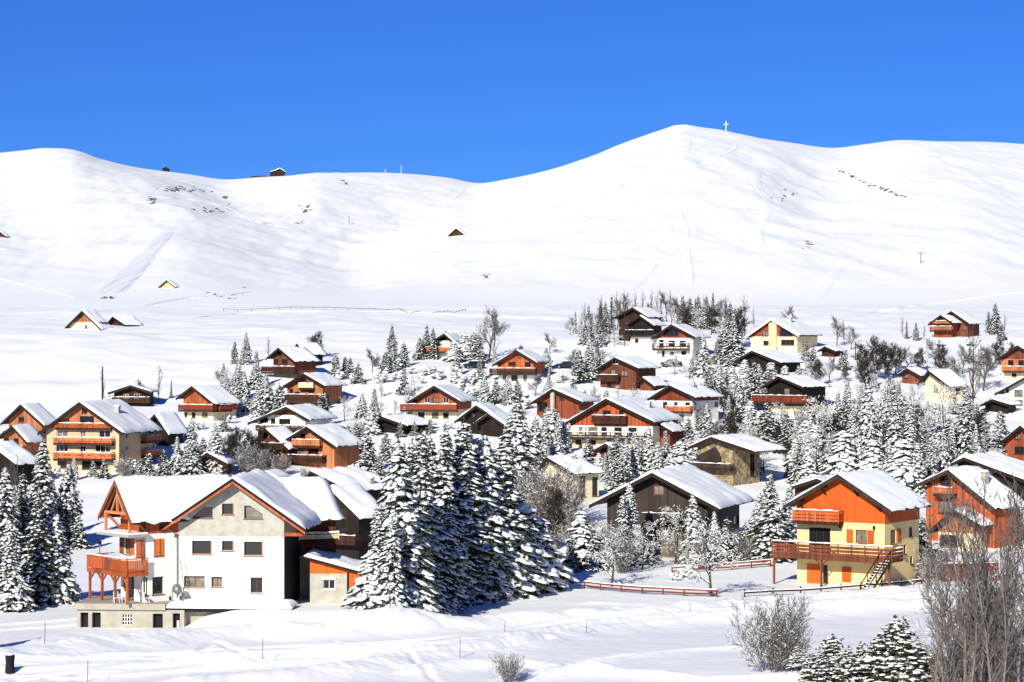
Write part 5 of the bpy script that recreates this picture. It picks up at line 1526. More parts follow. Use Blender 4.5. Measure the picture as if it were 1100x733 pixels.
# ------------------------------------------------------------------ where the trees stand: (kind, px, base py, top py)
TL = """
D 40 650 528|A 14 657 556|B 60 648 552|A -8 655 545|K 72 588 497|A 46 590 472|D 24 598 505|B 4 600 500|A -12 598 490|E 84 590 552|D 56 575 512
A 205 516 450|B 190 512 468|B 232 512 455|E 176 512 482|E 160 512 485|E 218 505 470|h 248 455 444|d 150 432 408|p 170 432 390|L 184 428 408|p 112 428 394
A 264 392 357|D 252 391 366|A 275 418 376|B 262 442 398|B 286 444 402|A 254 432 386|E 300 446 412|B 243 428 400|D 240 412 390|p 289 385 360|B 276 450 418|G 248 448 420|E 308 452 430
d 342 384 354|D 421 385 349|D 458 384 349|D 466 386 352|E 451 386 362|L 479 382 354|C 499 386 357|C 487 390 366|E 509 388 358|b 525 386 325|p 533 388 340|b 591 380 355|G 515 391 360
h 442 402 392|j 456 404 394|j 470 408 392|h 486 412 400|h 498 416 398|j 508 412 398|h 452 412 403|h 425 408 398|j 410 412 396|h 380 410 398|h 366 408 396|E 361 404 380|E 376 406 384|E 385 412 390
A 402 452 416|C 398 468 440|E 395 506 466|E 383 486 456|E 415 496 464|E 374 480 456|s 386 470 450|h 372 470 458|E 358 472 452|h 365 520 506|E 408 512 488
B 520 432 403|E 533 434 408|B 545 434 404|E 556 432 408|h 566 440 424|j 510 428 408|h 498 432 414|G 585 438 422|h 605 410 398|h 615 414 400|E 588 458 436|C 590 478 440|C 602 482 452|C 576 484 455|h 540 420 408|C 612 472 450
A 632 408 360|G 622 412 376|b 640 402 362|B 646 404 378|b 617 400 372|s 656 404 384|h 600 412 404|h 648 414 404
L 618 358 334|p 624 360 332|D 632 358 328|b 640 360 326|L 645 360 322|D 651 358 324|L 657 356 318|b 663 354 318|b 612 360 338|p 668 352 316|D 672 356 322|L 636 364 336|E 645 372 350|E 628 370 348|b 654 368 346|p 630 356 324|f 622 362 338|f 634 366 340|b 646 366 338|f 660 372 350|f 706 352 328|b 700 350 322|f 722 352 326|b 738 352 320|f 748 356 330|p 778 352 316|f 776 366 338|p 664 346 312|p 672 344 310|p 648 352 316|b 676 344 312|p 684 342 312|b 730 346 316|p 756 348 316|b 768 352 322
p 690 340 311|p 699 340 310|p 706 344 313|b 716 346 309|p 722 348 310|D 733 350 317|D 742 352 319|D 751 354 317|D 759 354 317|L 766 350 314|D 770 358 325|b 776 350 318|D 785 366 324|d 794 374 326|L 780 352 322|p 800 362 316|D 790 360 330|p 810 352 330|b 846 348 326|b 852 350 334|d 738 356 328|d 764 360 326|d 727 348 324|L 710 346 320|L 747 350 320
A 789 394 336|E 778 386 352|B 756 404 360|G 770 392 366|b 899 372 336|b 914 376 348|p 907 370 342|G 866 388 365|E 874 396 372
C 786 420 392|C 800 416 386|B 815 424 390|C 828 420 388|B 772 424 386|C 843 418 392|B 858 420 392|d 880 416 384|b 890 412 380|G 760 428 396|B 746 452 408|C 752 440 410|B 794 446 404|d 776 448 412|A 782 470 424|B 760 478 432|d 790 474 436|C 806 462 430|C 820 468 440|B 805 478 442|C 838 470 442|C 852 474 446|E 730 474 450|G 740 484 448|C 750 492 462|B 770 512 468|E 758 520 484
A 900 488 396|A 916 500 410|A 884 500 406|B 932 504 404|A 946 506 398|A 962 512 396|A 978 512 402|B 992 510 410|B 1006 506 424|A 1022 502 424|A 1036 500 396|B 1048 508 428|C 866 496 450|C 876 508 456|B 890 520 450|C 905 524 460|B 922 524 462|C 938 528 470|B 955 530 466|C 972 532 470|B 986 534 474|A 1000 528 462|B 1014 520 455|C 856 506 470|B 1060 506 440|E 1070 504 462|C 868 524 484|E 1045 520 478|B 1030 522 474|E 1075 470 440|A 908 470 400|A 925 466 402|B 952 470 404|B 970 474 410
d 926 406 366|d 938 408 358|d 950 408 364|d 962 402 366|b 976 400 370|d 990 400 372|b 1004 392 366|d 1014 408 368|f 700 470 446|f 655 472 452|s 690 480 466|b 748 462 424|f 838 456 430|f 852 440 414|d 845 500 470|b 860 470 436|f 880 470 440|f 600 476 452|b 560 456 432|f 425 446 428|b 575 426 400|s 615 440 426|p 1045 452 348|b 1056 420 366|b 1034 402 366|L 974 364 344|D 984 366 346|p 970 362 338|D 1070 360 325|D 1062 358 334|p 1078 360 336|d 1074 392 362|d 1088 394 366|d 930 418 384|b 1022 420 378|E 1076 366 348|p 992 366 348|d 1060 400 372|h 1010 372 362|s 1000 376 362|j 1040 372 362
A 408 652 540|B 432 655 470|A 456 653 464|A 478 648 460|A 498 646 452|B 520 642 466|A 541 640 462|C 560 636 536|C 577 633 552|B 420 656 556|A 512 644 520|B 446 657 540|B 480 652 546|C 548 640 556|B 466 655 570|C 398 654 590|A 468 640 462|B 508 636 480|A 530 634 474|B 490 650 580|C 524 646 590|A 445 640 474
C 624 606 546|E 614 614 576|B 574 502 448|B 556 524 430|A 598 492 442|B 606 488 452|B 586 486 446|G 616 476 446|G 596 470 438|E 625 470 440
A 655 516 478|B 672 522 470|A 684 518 462|B 698 516 458|A 716 506 462|B 706 522 474|C 730 514 472|G 662 500 466|C 644 512 486|B 688 500 468|C 720 526 486|C 738 530 496|E 668 528 496|E 632 500 470|C 740 506 474
A 680 606 518|A 668 608 530|B 745 606 530|B 768 606 548|E 782 604 556|f 657 630 560|E 640 612 570|f 690 612 556|f 725 606 540|E 800 600 562|h 736 622 606|h 724 624 612|f 765 641 552
A 829 604 508|B 818 598 530|A 846 600 520|C 862 520 486|E 990 606 556|E 983 600 566
s 566 560 494|s 580 566 490|s 594 572 496|s 606 566 508|d 600 590 520|s 575 590 530|s 618 590 540|s 780 600 562|s 798 604 566|s 745 612 570|s 670 616 560|s 640 600 552
d 256 500 456|d 268 504 458|d 280 506 466|d 292 508 474|d 246 500 462|s 262 508 474|s 276 510 478|s 300 512 484|p 22 560 486|p 12 570 494|s 1002 640 590|s 985 626 606
h 128 508 490|j 140 510 494|s 134 512 488|E 150 512 492|h 60 512 498|E 100 512 494|E 112 514 492|B 80 516 490|h 200 470 455|j 215 462 452|h 238 460 450|E 180 460 446|s 330 520 500|s 346 516 500|h 380 508 496|G 430 470 452|E 445 468 452|E 462 466 450|h 480 462 450|E 505 476 458|B 560 482 456|G 548 476 458|s 826 722 628|s 842 722 664|m 936 742 690|m 952 742 676|G 972 744 662|m 912 744 694|m 896 740 682|m 984 746 684|m 880 744 696|m 944 742 682|m 925 742 690|m 964 744 662|m 888 736 688|m 905 744 694|m 870 742 704|m 858 730 700|s 1000 742 682|s 985 744 694|s 545 734 697
w 1052 762 500|w 1068 768 512|w 1085 758 508|w 1036 756 548|w 1020 764 590|w 1100 764 520|w 1042 770 566|w 1076 774 560|w 1118 770 540|w 1046 756 520|w 1072 762 505|w 1090 766 525|w 1006 756 560|w 1034 764 515|w 1050 752 508|w 1062 772 520|w 1080 756 530|w 1096 770 512|w 1022 762 535|w 1012 768 600|w 1070 748 560|w 1058 758 535|w 1108 756 500|s 1040 748 670|s 1078 748 664|s 1012 744 690|s 1030 700 610|s 1060 690 600
"""
rg = random.Random(3)
for line in TL.strip().split('\n'):
    for it in line.split('|'):
        k, a, b, c = it.split()
        if k in 'AB' and 860 < float(a) < 1062 and 455 < float(b) < 532:      # the mixed grove on the right
            c = float(b)-(float(b)-float(c))*rg.uniform(0.66, 0.95); slim = 1.02
            if rg.random() < 0.28: k = rg.choice('ffGf')
        else: slim = 1.28
        tree(k, float(a), float(b), float(c), stretch=slim if k in 'AB' else 1.28 if k in 'ABCEK' else (1.15 if k in 'DGm' else 1.0))

# extra snow-capped shrubs in the gardens between the chalets
def clear_of_houses(g, r):
    for (sh, px, base, root, rr, d, wl_, wr_) in HOUSES:
        c = to_world(root, (0, d/2, 0))
        if (Vector((c.x, c.y))-Vector((g.x, g.y))).length < rr+r: return False
    return True
rs = random.Random(5)
made = 0
for _ in range(400):
    if made >= 48: break
    px = rs.uniform(775, 1062); base = rs.uniform(440, 526); ht = rs.uniform(30, 56)
    if any(l-3 < px < r+3 and t-2 < base-ht*0.5 < b and base > b for (l, r, t, b) in FRONTS): continue
    g = ground(px, base)
    if not clear_of_houses(g, 0.5): continue
    made += 1
    tree(rs.choice('GGfGfEdf'), px, base, base-ht, g)
made = 0
while made < 210:
    px = rs.uniform(230, 1060); base = rs.uniform(388, 530)
    if px < 520 and base > 470: continue
    if px < 380 and base < 400: continue
    g = ground(px, base)
    if not clear_of_houses(g, 0.5): continue
    kd = rs.choice('hjEEEABAAsfG' if made < 70 else 'fffffbsGGhAEdf')
    ht = rs.uniform(9, 16) if kd in 'hjs' else rs.uniform(15, 28+18*(base-392)/128)
    if any(l-3 < px < r+3 and t-2 < base-ht*0.5 < b and base > b for (l, r, t, b) in FRONTS): continue
    made += 1
    tree(kd, px, base, base-ht, g, stretch=1.25 if kd in 'ABE' else 1.0)

# labels: each tree is named by its kind and by its place among the like trees round the nearest house
def relation(px, base, hx, hb):
    if base < hb-6 and abs(px-hx) < 45: return 'behind'
    if base > hb+6 and abs(px-hx) < 45: return 'below'
    return 'left of' if px < hx else 'right of'
buckets = {}
LM = [(h[0], h[1], h[2]) for h in HOUSES]
for t in TREES:
    o, kind, px, base, top, h = t
    best = min(LM, key=lambda m: math.hypot(px-m[1], (base-m[2])*1.6))
    buckets.setdefault((SPEC[kind][1], relation(px, base, best[1], best[2]), best[0]), []).append(t)
ORD = ['first', 'second', 'third', 'fourth', 'fifth', 'sixth', 'seventh', 'eighth', 'ninth', 'tenth', 'eleventh', 'twelfth', 'thirteenth', 'fourteenth', 'fifteenth', 'sixteenth']
for (desc, rel, hs_), lst in buckets.items():
    lst.sort(key=lambda t: t[2])
    n = len(lst)
    for i, t in enumerate(lst):
        if n == 1: lab = f'{desc} {rel} the {hs_}'
        elif n == 2: lab = f'{desc} {rel} the {hs_}, ' + ('taller' if t[5] > lst[1-i][5] else 'shorter') + ' of two'
        elif i == n-1: lab = f'{desc} {rel} the {hs_}, rightmost'
        elif i == 0: lab = f'{desc} {rel} the {hs_}, leftmost'
        else: lab = f'{desc} {rel} the {hs_}, {ORD[i]} from left'
        t[0]['label'] = lab

# ------------------------------------------------------------------ fences, stakes, posts
def rail_fence(pts, h, label, name='rail_fence', rails=(0.45, 0.85), step=2.4, mat='fence', snow=True, pw=0.14, solid=False):
    W = [ground(*p) for p in pts]
    o0 = W[0].copy()
    t = empty(name, o0, 0, label, 'fence')
    posts = []
    for a, b in zip(W[:-1], W[1:]):
        n = max(1, int((b-a).length/step))
        for i in range(n): q = a.lerp(b, i/n); posts.append(Vector((q.x, q.y, zat(q.x, q.y))))
    posts.append(W[-1])
    rl = MB(); sn = MB()
    for i, p in enumerate(posts):
        q = p-o0
        m = MB(); m.box(q.x-pw/2, q.x+pw/2, q.y-pw/2, q.y+pw/2, q.z-0.6, q.z+h)
        m.build('post', mat, t)
        if i < len(posts)-1:
            r = posts[i+1]-o0
            for f in rails:
                fr_ = Vector((0, -pw/2-0.045, 0))
                rl.bar(q+Vector((0, 0, h*f))+fr_, r+Vector((0, 0, h*f))+fr_, 0.06, 0.17 if not solid else h*0.24)
            if snow: sn.bar(q+Vector((0, -pw/2-0.045, h*rails[-1]+0.13)), r+Vector((0, -pw/2-0.045, h*rails[-1]+0.13)), 0.12, 0.09)
    ro = rl.build('rail', mat, t)
    if snow: sn.build('snow', 'rsnow', ro)['kind'] = 'stuff'
    return t
rail_fence([(628, 632), (645, 634), (690, 638), (735, 641), (770, 642)], 0.8, 'red-brown two-rail fence in front of the dark barn chalet', rails=(0.4, 0.85))
rail_fence([(722, 617), (765, 614), (828, 609)], 1.0, 'long red-brown fence on the snow bank below the dark barn chalet', rails=(0.35, 0.75))
rail_fence([(800, 642), (860, 638), (925, 634), (990, 628)], 0.8, 'low dark fence along the front of the orange and yellow chalet', rails=(0.55,), mat='brown')
rail_fence([(985, 626), (1012, 625), (1044, 625), (1072, 624)], 2.2, 'high brown board fence behind the tall bare birches', name='board_fence', rails=(0.14, 0.38, 0.62, 0.86), solid=True, mat='redbrown')
rail_fence([(240, 334.6), (300, 333.4), (360, 333), (430, 334.3), (500, 335.2)], 1.1, 'long thin snow fence crossing the meadow at the foot of the mountain', name='snow_fence', step=5, rails=(0.8,), mat='twig', snow=False, pw=0.14)

def stake(px, base, top, label, r=0.026):
    g = ground(px, base); h = (base-top)*g.y/F
    m = MB(); m.tube([(0, 0, -0.4), (0.03, 0, h)], [r, r*0.8], 6)
    o = m.build('snow_stake', 'greywood'); o.location = g
    tag(o, label, 'snow stake', 'thin snow stakes along the road')
    return o
stake(282, 709, 687, 'thin snow stake on the road edge before the white terrace')
stake(542, 684, 672, 'short snow stake above the track below the spruce clump')
stake(494, 711, 690, 'thin snow stake on the lower bank, centre foreground')
stake(630, 686, 671, 'snow stake on the bank below the red rail fence')
stake(48, 704, 676, 'tall snow stake nearest the dark post at the left edge')
stake(94, 733, 711, 'snow stake standing lowest in the left foreground')
stake(741, 668, 655, 'snow stake by the road below the frosted fruit tree')
# dark snow-capped post in the left corner
g = ground(10.5, 726)
t = empty('road_marker', g, 0.2, 'squat black roadside post with a cap of snow, bottom left corner', 'marker post')
m = MB(); m.tube([(0, 0, -0.4), (0, 0, 0.2), (0.02, 0, 0.75), (0.02, 0, 1.22), (0.02, 0, 1.30)], [0.36, 0.34, 0.30, 0.36, 0.30], 12); m.build('post', 'black', t)
m = MB(); m.tube([(0.02, 0, 1.29), (0.02, 0, 1.36), (0.02, 0, 1.42)], [0.30, 0.24, 0.06], 12); m.build('snow', 'rsnow', t, smooth=True)
# tall spruces just outside the left edge, whose shadow crosses the corner
for (x, y, h) in ((-43.5, 180.0, 9.0), (-47.0, 184.0, 11.0)):
    o = copy_tree(_proto['D0']); k = h/12.0
    o.location = (x, y, zat(x, y)); o.scale = (k, k, k); o.rotation_euler = (0, 0, x)
    o['label'] = 'dark spruce just beyond the left edge shading the corner, ' + ('nearer' if y < 182 else 'farther')

# poles
def pole(px, base, top, label, r=0.11, name='utility_pole', cat='pole', arm=False):
    g = ground(px, base); h = (base-top)*g.y/F
    t = empty(name, g, 0, label, cat, 'poles in the village')
    m = MB(); m.tube([(0, 0, -0.5), (0, 0, h)], [r, r*0.7], 8); m.build('post', 'greywood', t)
    if arm:
        m = MB(); m.bar((0, 0, h-0.1), (0.9, -0.2, h+0.1), 0.08); m.box(0.7, 1.2, -0.35, -0.1, h+0.06, h+0.2); m.build('lantern', 'metal', t)
    return t
pole(110, 432, 394, 'dark leaning-free utility pole above the big amber apartment chalet'.replace('leaning-free ', 'upright '), r=0.16)
pole(919, 387, 367, 'street light with one arm on the open snow right of the upper chalets', name='street_lamp', cat='street lamp', arm=True)
pole(384, 500, 474, 'thin pale pole in front of the amber twin gable', r=0.08)
pole(744, 400, 374, 'thin pole beside the white chalet with red gable on top', r=0.08)
pole(802, 520, 476, 'pale pole standing against the rubble stone chalet', r=0.10)
pole(671, 372, 330, 'thin white pole left of the black stacked gables', r=0.09)
pole(996, 410, 392, 'thin pole by the brown hut above the spruces', r=0.09)

# ------------------------------------------------------------------ parked cars
def car(px, base, rz, paint, label, snow=True):
    g = ground(px, base)
    t = empty('parked_car', g, rz, label, 'car', 'cars parked in the village')
    prof = [(-2.05, 0.32), (-2.1, 0.72), (-1.75, 0.92), (-1.05, 1.0), (-0.45, 1.45), (0.9, 1.48), (1.6, 1.05), (2.05, 0.95), (2.1, 0.4), (2.0, 0.3)]
    n = len(prof)
    V = []; Fc = []
    ys = [(-0.78, 0.92), (-0.84, 1.0), (0.84, 1.0), (0.78, 0.92)]
    for y, k in ys:
        for x, z in prof:
            taper = 0.86 if z > 1.2 else 1.0
            V.append((x*(0.97 if abs(y) < 0.8 else 1), y*taper, 0.3+(z-0.3)))
    for r in range(3):
        for i in range(n): Fc.append((r*n+i, r*n+(i+1) % n, (r+1)*n+(i+1) % n, (r+1)*n+i))
    Fc.append(tuple(range(n))[::-1]); Fc.append(tuple(3*n+i for i in range(n)))
    mk('body', V, Fc, paint, t)
    m = MB()
    for sg in (-1, 1):
        q = [(-0.85, 1.02), (-0.38, 1.38), (0.85, 1.40), (1.35, 1.06)]
        vv = [(x, sg*(0.853-0.09*max(0, (z-1.0)/0.45)), z) for x, z in q]
        m.add(vv, [(0, 1, 2, 3)])
    m.add([(-1.0, -0.66, 1.03), (-1.0, 0.66, 1.03), (-0.5, 0.6, 1.42), (-0.5, -0.6, 1.42)], [(0, 1, 2, 3)])
    for k in range(4, 8): m.v[-4+(k-4)] = (m.v[-4+(k-4)][0]-0.03, m.v[-4+(k-4)][1], m.v[-4+(k-4)][2]+0.03)
    m.build('window', 'pane', t)
    for sx in (-1.3, 1.3):
        for sy in (-0.86, 0.86):
            m = MB(); m.tube([(sx, sy-0.1, 0.31), (sx, sy+0.1, 0.31)], 0.31, 14)
            w = m.build('wheel', 'rubber', t)
            m = MB(); m.tube([(sx, sy-0.108, 0.31), (sx, sy+0.108, 0.31)], 0.19, 10); m.build('rim', 'metal', w)
    if snow:
        V = []; Fs = []
        nx, ny = 10, 6
        for j in range(ny+1):
            for i in range(nx+1):
                x = -0.55+1.6*i/nx; y = -0.66+1.32*j/ny
                e = min(1, min(i, nx-i, j, ny-j))
                V.append((x, y, 1.46+0.16*e+0.02*math.sin(i*2+j)))
        for j in range(ny):
            for i in range(nx): a = j*(nx+1)+i; Fs.append((a, a+1, a+nx+2, a+nx+1))
        mk('snow', V, Fs, 'rsnow', t, smooth=True)
    return t
car(509, 396, 0.15, 'carpaint', 'dark car parked left of the top centre orange chalet')
car(608, 396, -0.1, 'carpaint', 'dark car half buried in snow right of the top centre orange chalet')
car(721, 394, 0.1, 'carpaint', 'dark car parked below the white chalet with red gable')
car(998, 603, 0.25, 'carpaint2', 'grey-blue car parked beside the orange garage gable')
car(946, 600, 1.9, 'carpaint2', 'dark car partly hidden beyond the yellow chalet wall', snow=True) if False else None

# ------------------------------------------------------------------ mountain details
def at_depth(px, Y):
    x = (px-CX)/F*Y
    return Vector((x, Y, zat(x, Y)))
def ridge_Y(px): return 2600-380*float(sstep(440, 640, np.float64(px)))
# ridge refuge
g = at_depth(297, ridge_Y(297)-12)
t = empty('mountain_refuge', g, 0.2, 'low dark refuge with a snowy roof on the left skyline ridge', 'refuge', 'huts on the mountain')
m = MB(); m.prism([(-6, -3), (9, -3), (9, 4), (3.5, 7.5), (-1, 5.5), (-6, 4.2)], 0, 9); m.build('wall', 'brown', t)
m = MB(); m.prism([(-7, 4.0), (-1, 5.6), (3.5, 7.7), (10, 3.8), (10, 4.4), (3.5, 8.6), (-1, 6.4), (-7, 4.6)], -1, 10); rf_ = m.build('roof', 'roof', t)
m = MB(); m.prism([(-7, 4.62), (-1, 6.42), (3.5, 8.62), (10, 4.42), (9.6, 5.0), (3.5, 9.4), (-1, 7.1), (-6.6, 5.2)], -1.1, 10.1); m.build('snow', 'rsnow', rf_)
for k in range(4):
    m = MB(); m.box(-4.5+3*k, -3+3*k, -0.15, 0.0, 1, 2.6); m.build('window', 'pane', t)
g = at_depth(278, ridge_Y(278)-10)
m = MB(); m.prism([(-9, -2), (9, -2), (9, 1.0), (7, 1.8), (-6, 1.4), (-9, 0.8)], 0, 5); o = m.build('snow_gun_shed', 'brown'); o.location = g
tag(o, 'long low dark shed just left of the skyline refuge', 'shed', 'huts on the mountain')
g = at_depth(178, ridge_Y(178)-8)
t = empty('lift_station', g, 0, 'small dark lift hut on the left skyline ridge', 'lift station', 'huts on the mountain')
m = MB(); m.prism([(-3.5, -2), (3.5, -2), (3.5, 2.5), (0, 4.2), (-3.5, 2.5)], 0, 5); m.build('wall', 'dark', t)
m = MB(); m.prism([(-4, 2.2), (0, 4.3), (4, 2.2), (4, 3.0), (0, 5.1), (-4, 3.0)], -0.6, 5.6); m.build('roof', 'roof', t)
# mast on the left ridge, summit cross
def mast(px, h, label, cross=None, dy=-5):
    g = at_depth(px, ridge_Y(px)+dy)
    t = empty('summit_cross' if cross else 'radio_mast', g, 0, label, 'cross' if cross else 'mast')
    m = MB(); m.tube([(0, 0, -2), (0, 0, h)], [0.5, 0.42] if cross else [0.32, 0.22], 8); m.build('post', 'white_paint', t)
    m = MB()
    if cross: m.box(-2.2, 2.2, -0.3, 0.3, h*cross-0.32, h*cross+0.32); m.build('crossbar', 'white_paint', t)
    else:
        for z in (0.55, 0.8): m.box(-0.9, 0.9, -0.3, 0.3, h*z-0.25, h*z+0.25)
        m.build('aerial', 'metal', t)
    return t
mast(431, 9.0, 'slender radio mast on the skyline right of the refuge')
mast(414, 4.0, 'short stub mast on the skyline left of the slender mast')
mast(780, 11, 'thin pale cross on the highest summit', cross=0.72)
# lift pylons down the right slope
def pylon(px, base, h, label):
    g = ground(px, base)
    t = empty('lift_pylon', g, 0, label, 'pylon', 'ski lift pylons on the mountain')
    m = MB(); m.tube([(0, 0, -2), (0, 0, h)], [0.28, 0.2], 8); m.build('post', 'metal', t)
    m = MB(); m.box(-1.2, 1.2, -0.25, 0.25, h-0.2, h+0.2); m.build('crossarm', 'metal', t)
pylon(989, 283, 5, 'lone lift pylon on the track of the right slope')
pylon(375, 240, 5, 'lift pylon in the hollow below the skyline masts')
# rock outcrops showing through the snow
def outcrop(px, py, wpx, hpx, n, label, seed, sl=0.0):
    rng = np.random.default_rng(seed)
    g = ground(px, py); s = g.y/F
    V, T = [], []; nv = 0
    IV, IF = ICO1
    for k in range(n):
        dx_ = wpx*rng.normal(0, 0.32)
        q = ground(px+dx_, py+sl*dx_+hpx*rng.normal(0, 0.30))
        r = s*rng.uniform(0.5, 1.6)
        Q = IV*(1+rng.normal(0, 0.25, len(IV))[:, None])*[r*1.5, r*1.2, r*0.55]
        V.append(Q+np.array(q-g)); T.append(IF+nv); nv += len(IV)
    o = mk_np('rock_outcrop', np.vstack(V), np.vstack(T), 'rock')
    o.location = g
    tag(o, label, 'rocks', 'rock outcrops on the mountain')
outcrop(196, 204, 44, 7, 48, 'widest band of dark rocks high on the left mountain', 1)
outcrop(163, 216, 9, 7, 22, 'compact dark rock patch left of the widest rock band', 2)
outcrop(226, 225, 30, 7, 20, 'scattered string of rocks below the widest rock band', 3)
outcrop(243, 213, 8, 4, 12, 'small rock knot right of the widest rock band', 4)
outcrop(328, 225, 10, 6, 18, 'rock patch in the middle of the left hollow', 5)
outcrop(322, 238, 8, 4, 9, 'thin rock flecks just under the left hollow patch', 6)
outcrop(948, 203, 44, 3, 44, 'dark diagonal rock rib on the right-hand slope', 7, 0.36)
outcrop(914, 189, 26, 2.5, 16, 'faint upper end of the diagonal rock rib', 8, 0.45)
outcrop(372, 197, 5, 3, 5, 'lone rock speck near the left skyline', 9)
outcrop(118, 320, 16, 2, 20, 'row of dark bushes by the foot of the groomed piste', 10)
outcrop(522, 297, 5, 4, 7, 'small rock fleck on the slope above the bare tree', 11)
outcrop(870, 264, 8, 7, 12, 'faint rock flecks low on the middle of the big slope', 12)
outcrop(245, 317, 30, 8, 16, 'sparse flecks of scrub right of the amber hut', 13)
outcrop(845, 212, 30, 14, 9, 'few scattered stones on the upper right slope', 14)

# groomed piste and ski tracks: strips of packed snow laid on the slope
def drape(name, pts, wpx, mat, lift=0.25, crown=0.0, label=None, n=10, cols=6):
    P_ = smooth_line(pts, n)
    V = []; Fq = []
    k = 0
    for i, (px, py) in enumerate(P_):
        w = (wpx if not callable(wpx) else wpx(i/(len(P_)-1)))*(1.6 if name == 'ski_track' else 1)
        g = ground(px, py)
        a = P_[max(i-1, 0)]; b = P_[min(i+1, len(P_)-1)]
        ga, gb = ground(*a), ground(*b)
        d = Vector((gb.x-ga.x, gb.y-ga.y)).normalized() if (gb-ga).length > 1e-3 else Vector((0, 1))
        nrm = Vector((-d.y, d.x)); tt = i/(len(P_)-1); half = w*g.y/F/2*(min(1, tt*7+0.05, (1-tt)*7+0.05) if name == 'ski_track' else 1)
        for c in range(cols+1):
            f = -1+2*c/cols
            x, y = g.x+nrm.x*half*f, g.y+nrm.y*half*f
            edge = 1-abs(f)**2
            V.append((x, y, zat(x, y)-0.35+((lift+0.35)*min(1, edge*4)+crown*edge)*min(1, 6*i/(len(P_)-1), 6*(1-i/(len(P_)-1)))))
    m_ = cols+1
    for i in range(len(P_)-1):
        for c in range(cols): a = i*m_+c; Fq.append((a, a+1, a+m_+1, a+m_))
    o = mk(name, V, Fq, mat, None, smooth=True)
    tag(o, kind='structure')
    return o
def mat_piste():
    m, nt, b = _nodes('groomed_snow')
    geo = _n(nt, 'ShaderNodeNewGeometry')
    mp = _n(nt, 'ShaderNodeMapping'); mp.inputs['Rotation'].default_value = (0, 0, rad(18)); mp.inputs['Scale'].default_value = (0.22, 0.012, 0.0)
    nt.links.new(geo.outputs['Position'], mp.inputs[0])
    w = _n(nt, 'ShaderNodeTexNoise', Scale=1.0, Detail=4.0); nt.links.new(mp.outputs[0], w.inputs['Vector'])
    bp = _n(nt, 'ShaderNodeBump', Strength=1.0, Distance=1.6); nt.links.new(w.outputs[0], bp.inputs['Height'])
    nt.links.new(bp.outputs[0], b.inputs['Normal'])
    b.inputs['Base Color'].default_value = (0.82, 0.825, 0.84, 1); b.inputs['Roughness'].default_value = 0.6
    return m
M['piste'] = mat_piste()
drape('ski_piste', [(112, 318), (135, 298), (158, 272), (184, 246)], lambda t: 46-28*t, 'piste', lift=0.5)
drape('ski_piste', [(150, 330), (190, 322), (240, 318), (275, 312)], lambda t: 10, 'piste', lift=0.4)
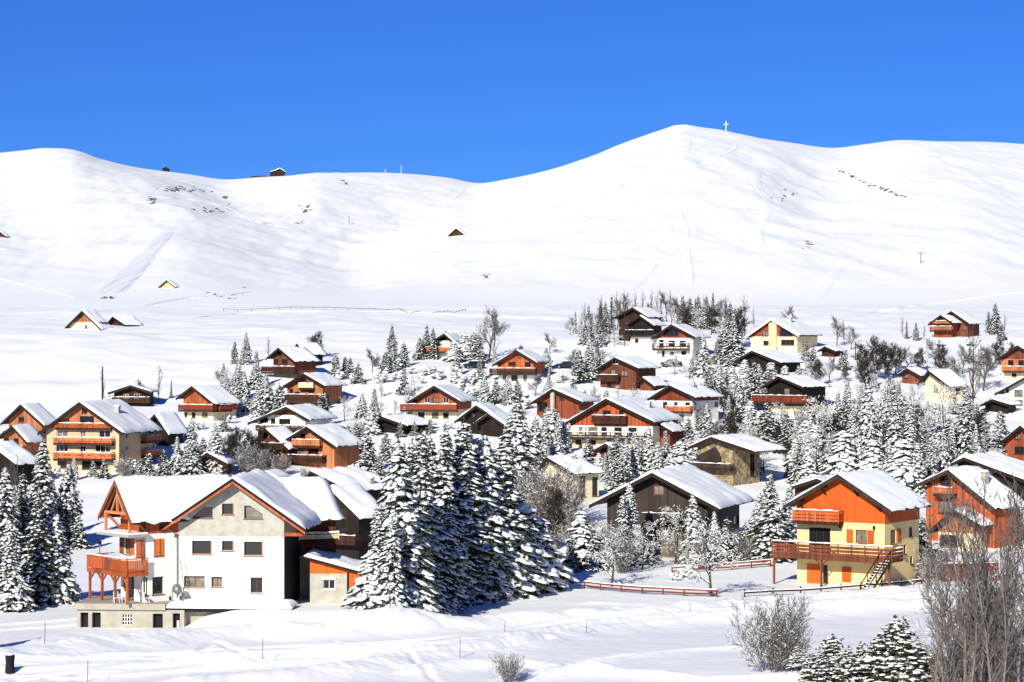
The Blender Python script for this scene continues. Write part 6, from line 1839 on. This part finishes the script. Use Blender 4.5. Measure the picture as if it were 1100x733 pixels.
for pts, w, cr in (([(706, 228), (722, 250), (736, 268), (741, 290), (742, 315)], 7, 1.4),
                   ([(728, 222), (738, 245), (740, 268), (741, 300)], 3, 1.2),
                   ([(1090, 212), (1030, 222), (990, 233), (968, 250), (930, 275), (900, 290), (880, 318), (874, 330)], lambda t: 4+12*t*t, 1.0),
                   ([(930, 276), (960, 280), (1000, 288), (1045, 298)], 2.5, 1.6),
                   ([(905, 342), (960, 332), (1020, 324), (1100, 313), (1180, 304)], 7, 2.4),
                   ([(540, 196), (600, 187), (680, 184), (740, 176), (790, 160), (775, 143)], 2.5, 1.3),
                   ([(140, 211), (190, 213), (240, 222), (280, 240), (330, 247)], 3, 1.5),
                   ([(-40, 288), (10, 302), (50, 312), (90, 322)], 3, 1.2),
                   ([(160, 348), (220, 340), (300, 335), (420, 335), (500, 339), (580, 342), (620, 344)], 5, 0.9),
                   ([(505, 195), (490, 212), (470, 222), (420, 232), (380, 238)], 3, 1.4),
                   ([(-40, 378), (40, 374), (100, 377), (150, 388), (220, 398), (260, 396)], 4.5, 1.6),
                   ([(-40, 430), (40, 425), (110, 415), (180, 403), (250, 392)], 3.6, 1.6),
                   ([(-40, 412), (10, 418), (60, 427), (110, 436)], 3.4, 1.6),
                   ([(560, 250), (620, 240), (690, 250), (760, 240)], 6.0, 0.9), ([(280, 270), (340, 280), (400, 275), (470, 290)], 6.0, 0.9),
                   ([(820, 170), (812, 195), (826, 220), (815, 250), (822, 280)], 9, 1.1), ([(668, 318), (690, 300), (705, 280)], 9, 1.0),
                   ([(690, 190), (722, 170), (740, 160), (738, 140)], 3, 1.2)):
    drape('ski_track', pts, w, 'snow', lift=0.14, crown=cr*0.13)

# ------------------------------------------------------------------ camera, sun, sky
cam_d = bpy.data.cameras.new('camera'); cam = bpy.data.objects.new('camera', cam_d); COL.objects.link(cam)
cam.location = (0, 0, 0); cam.rotation_euler = (PI/2, 0, 0)
cam_d.sensor_width = 36; cam_d.lens = F/1100*36; cam_d.clip_start = 0.5; cam_d.clip_end = 12000
scene.camera = cam
sd = bpy.data.lights.new('sun', 'SUN'); sun = bpy.data.objects.new('sun', sd); COL.objects.link(sun)
sd.energy = 5.0; sd.angle = rad(0.53); sd.color = (1.0, 0.965, 0.85)
az, el = rad(SUN_AZ), rad(SUN_EL)
tosun = Vector((-math.sin(az)*math.cos(el), -math.cos(az)*math.cos(el), math.sin(el)))
sun.rotation_euler = tosun.to_track_quat('Z', 'Y').to_euler()
sun.location = (0, 0, 300)
w = bpy.data.worlds.new('World'); scene.world = w; w.use_nodes = True
nt = w.node_tree; bg = nt.nodes['Background']
sky = nt.nodes.new('ShaderNodeTexSky'); sky.sky_type = 'NISHITA'; sky.sun_disc = False
sky.sun_elevation = el
sky.sun_rotation = PI+az if True else 0
sky.altitude = 1800; sky.air_density = 1.0; sky.dust_density = 0.0; sky.ozone_density = 3.0
hs = nt.nodes.new('ShaderNodeVectorMath'); hs.operation = 'MULTIPLY'; hs.inputs[1].default_value = (0.23, 0.60, 1.50)   # the deep blue of thin mountain air
nt.links.new(sky.outputs[0], hs.inputs[0]); nt.links.new(hs.outputs[0], bg.inputs['Color'])
bg.inputs['Strength'].default_value = 0.052
scene.view_settings.view_transform = 'Standard'; scene.view_settings.look = 'None'
scene.view_settings.exposure = 0.34; scene.view_settings.gamma = 1.0
scene.render.engine = 'CYCLES'
scene.cycles.max_bounces = 6
scene.cycles.diffuse_bounces = 3
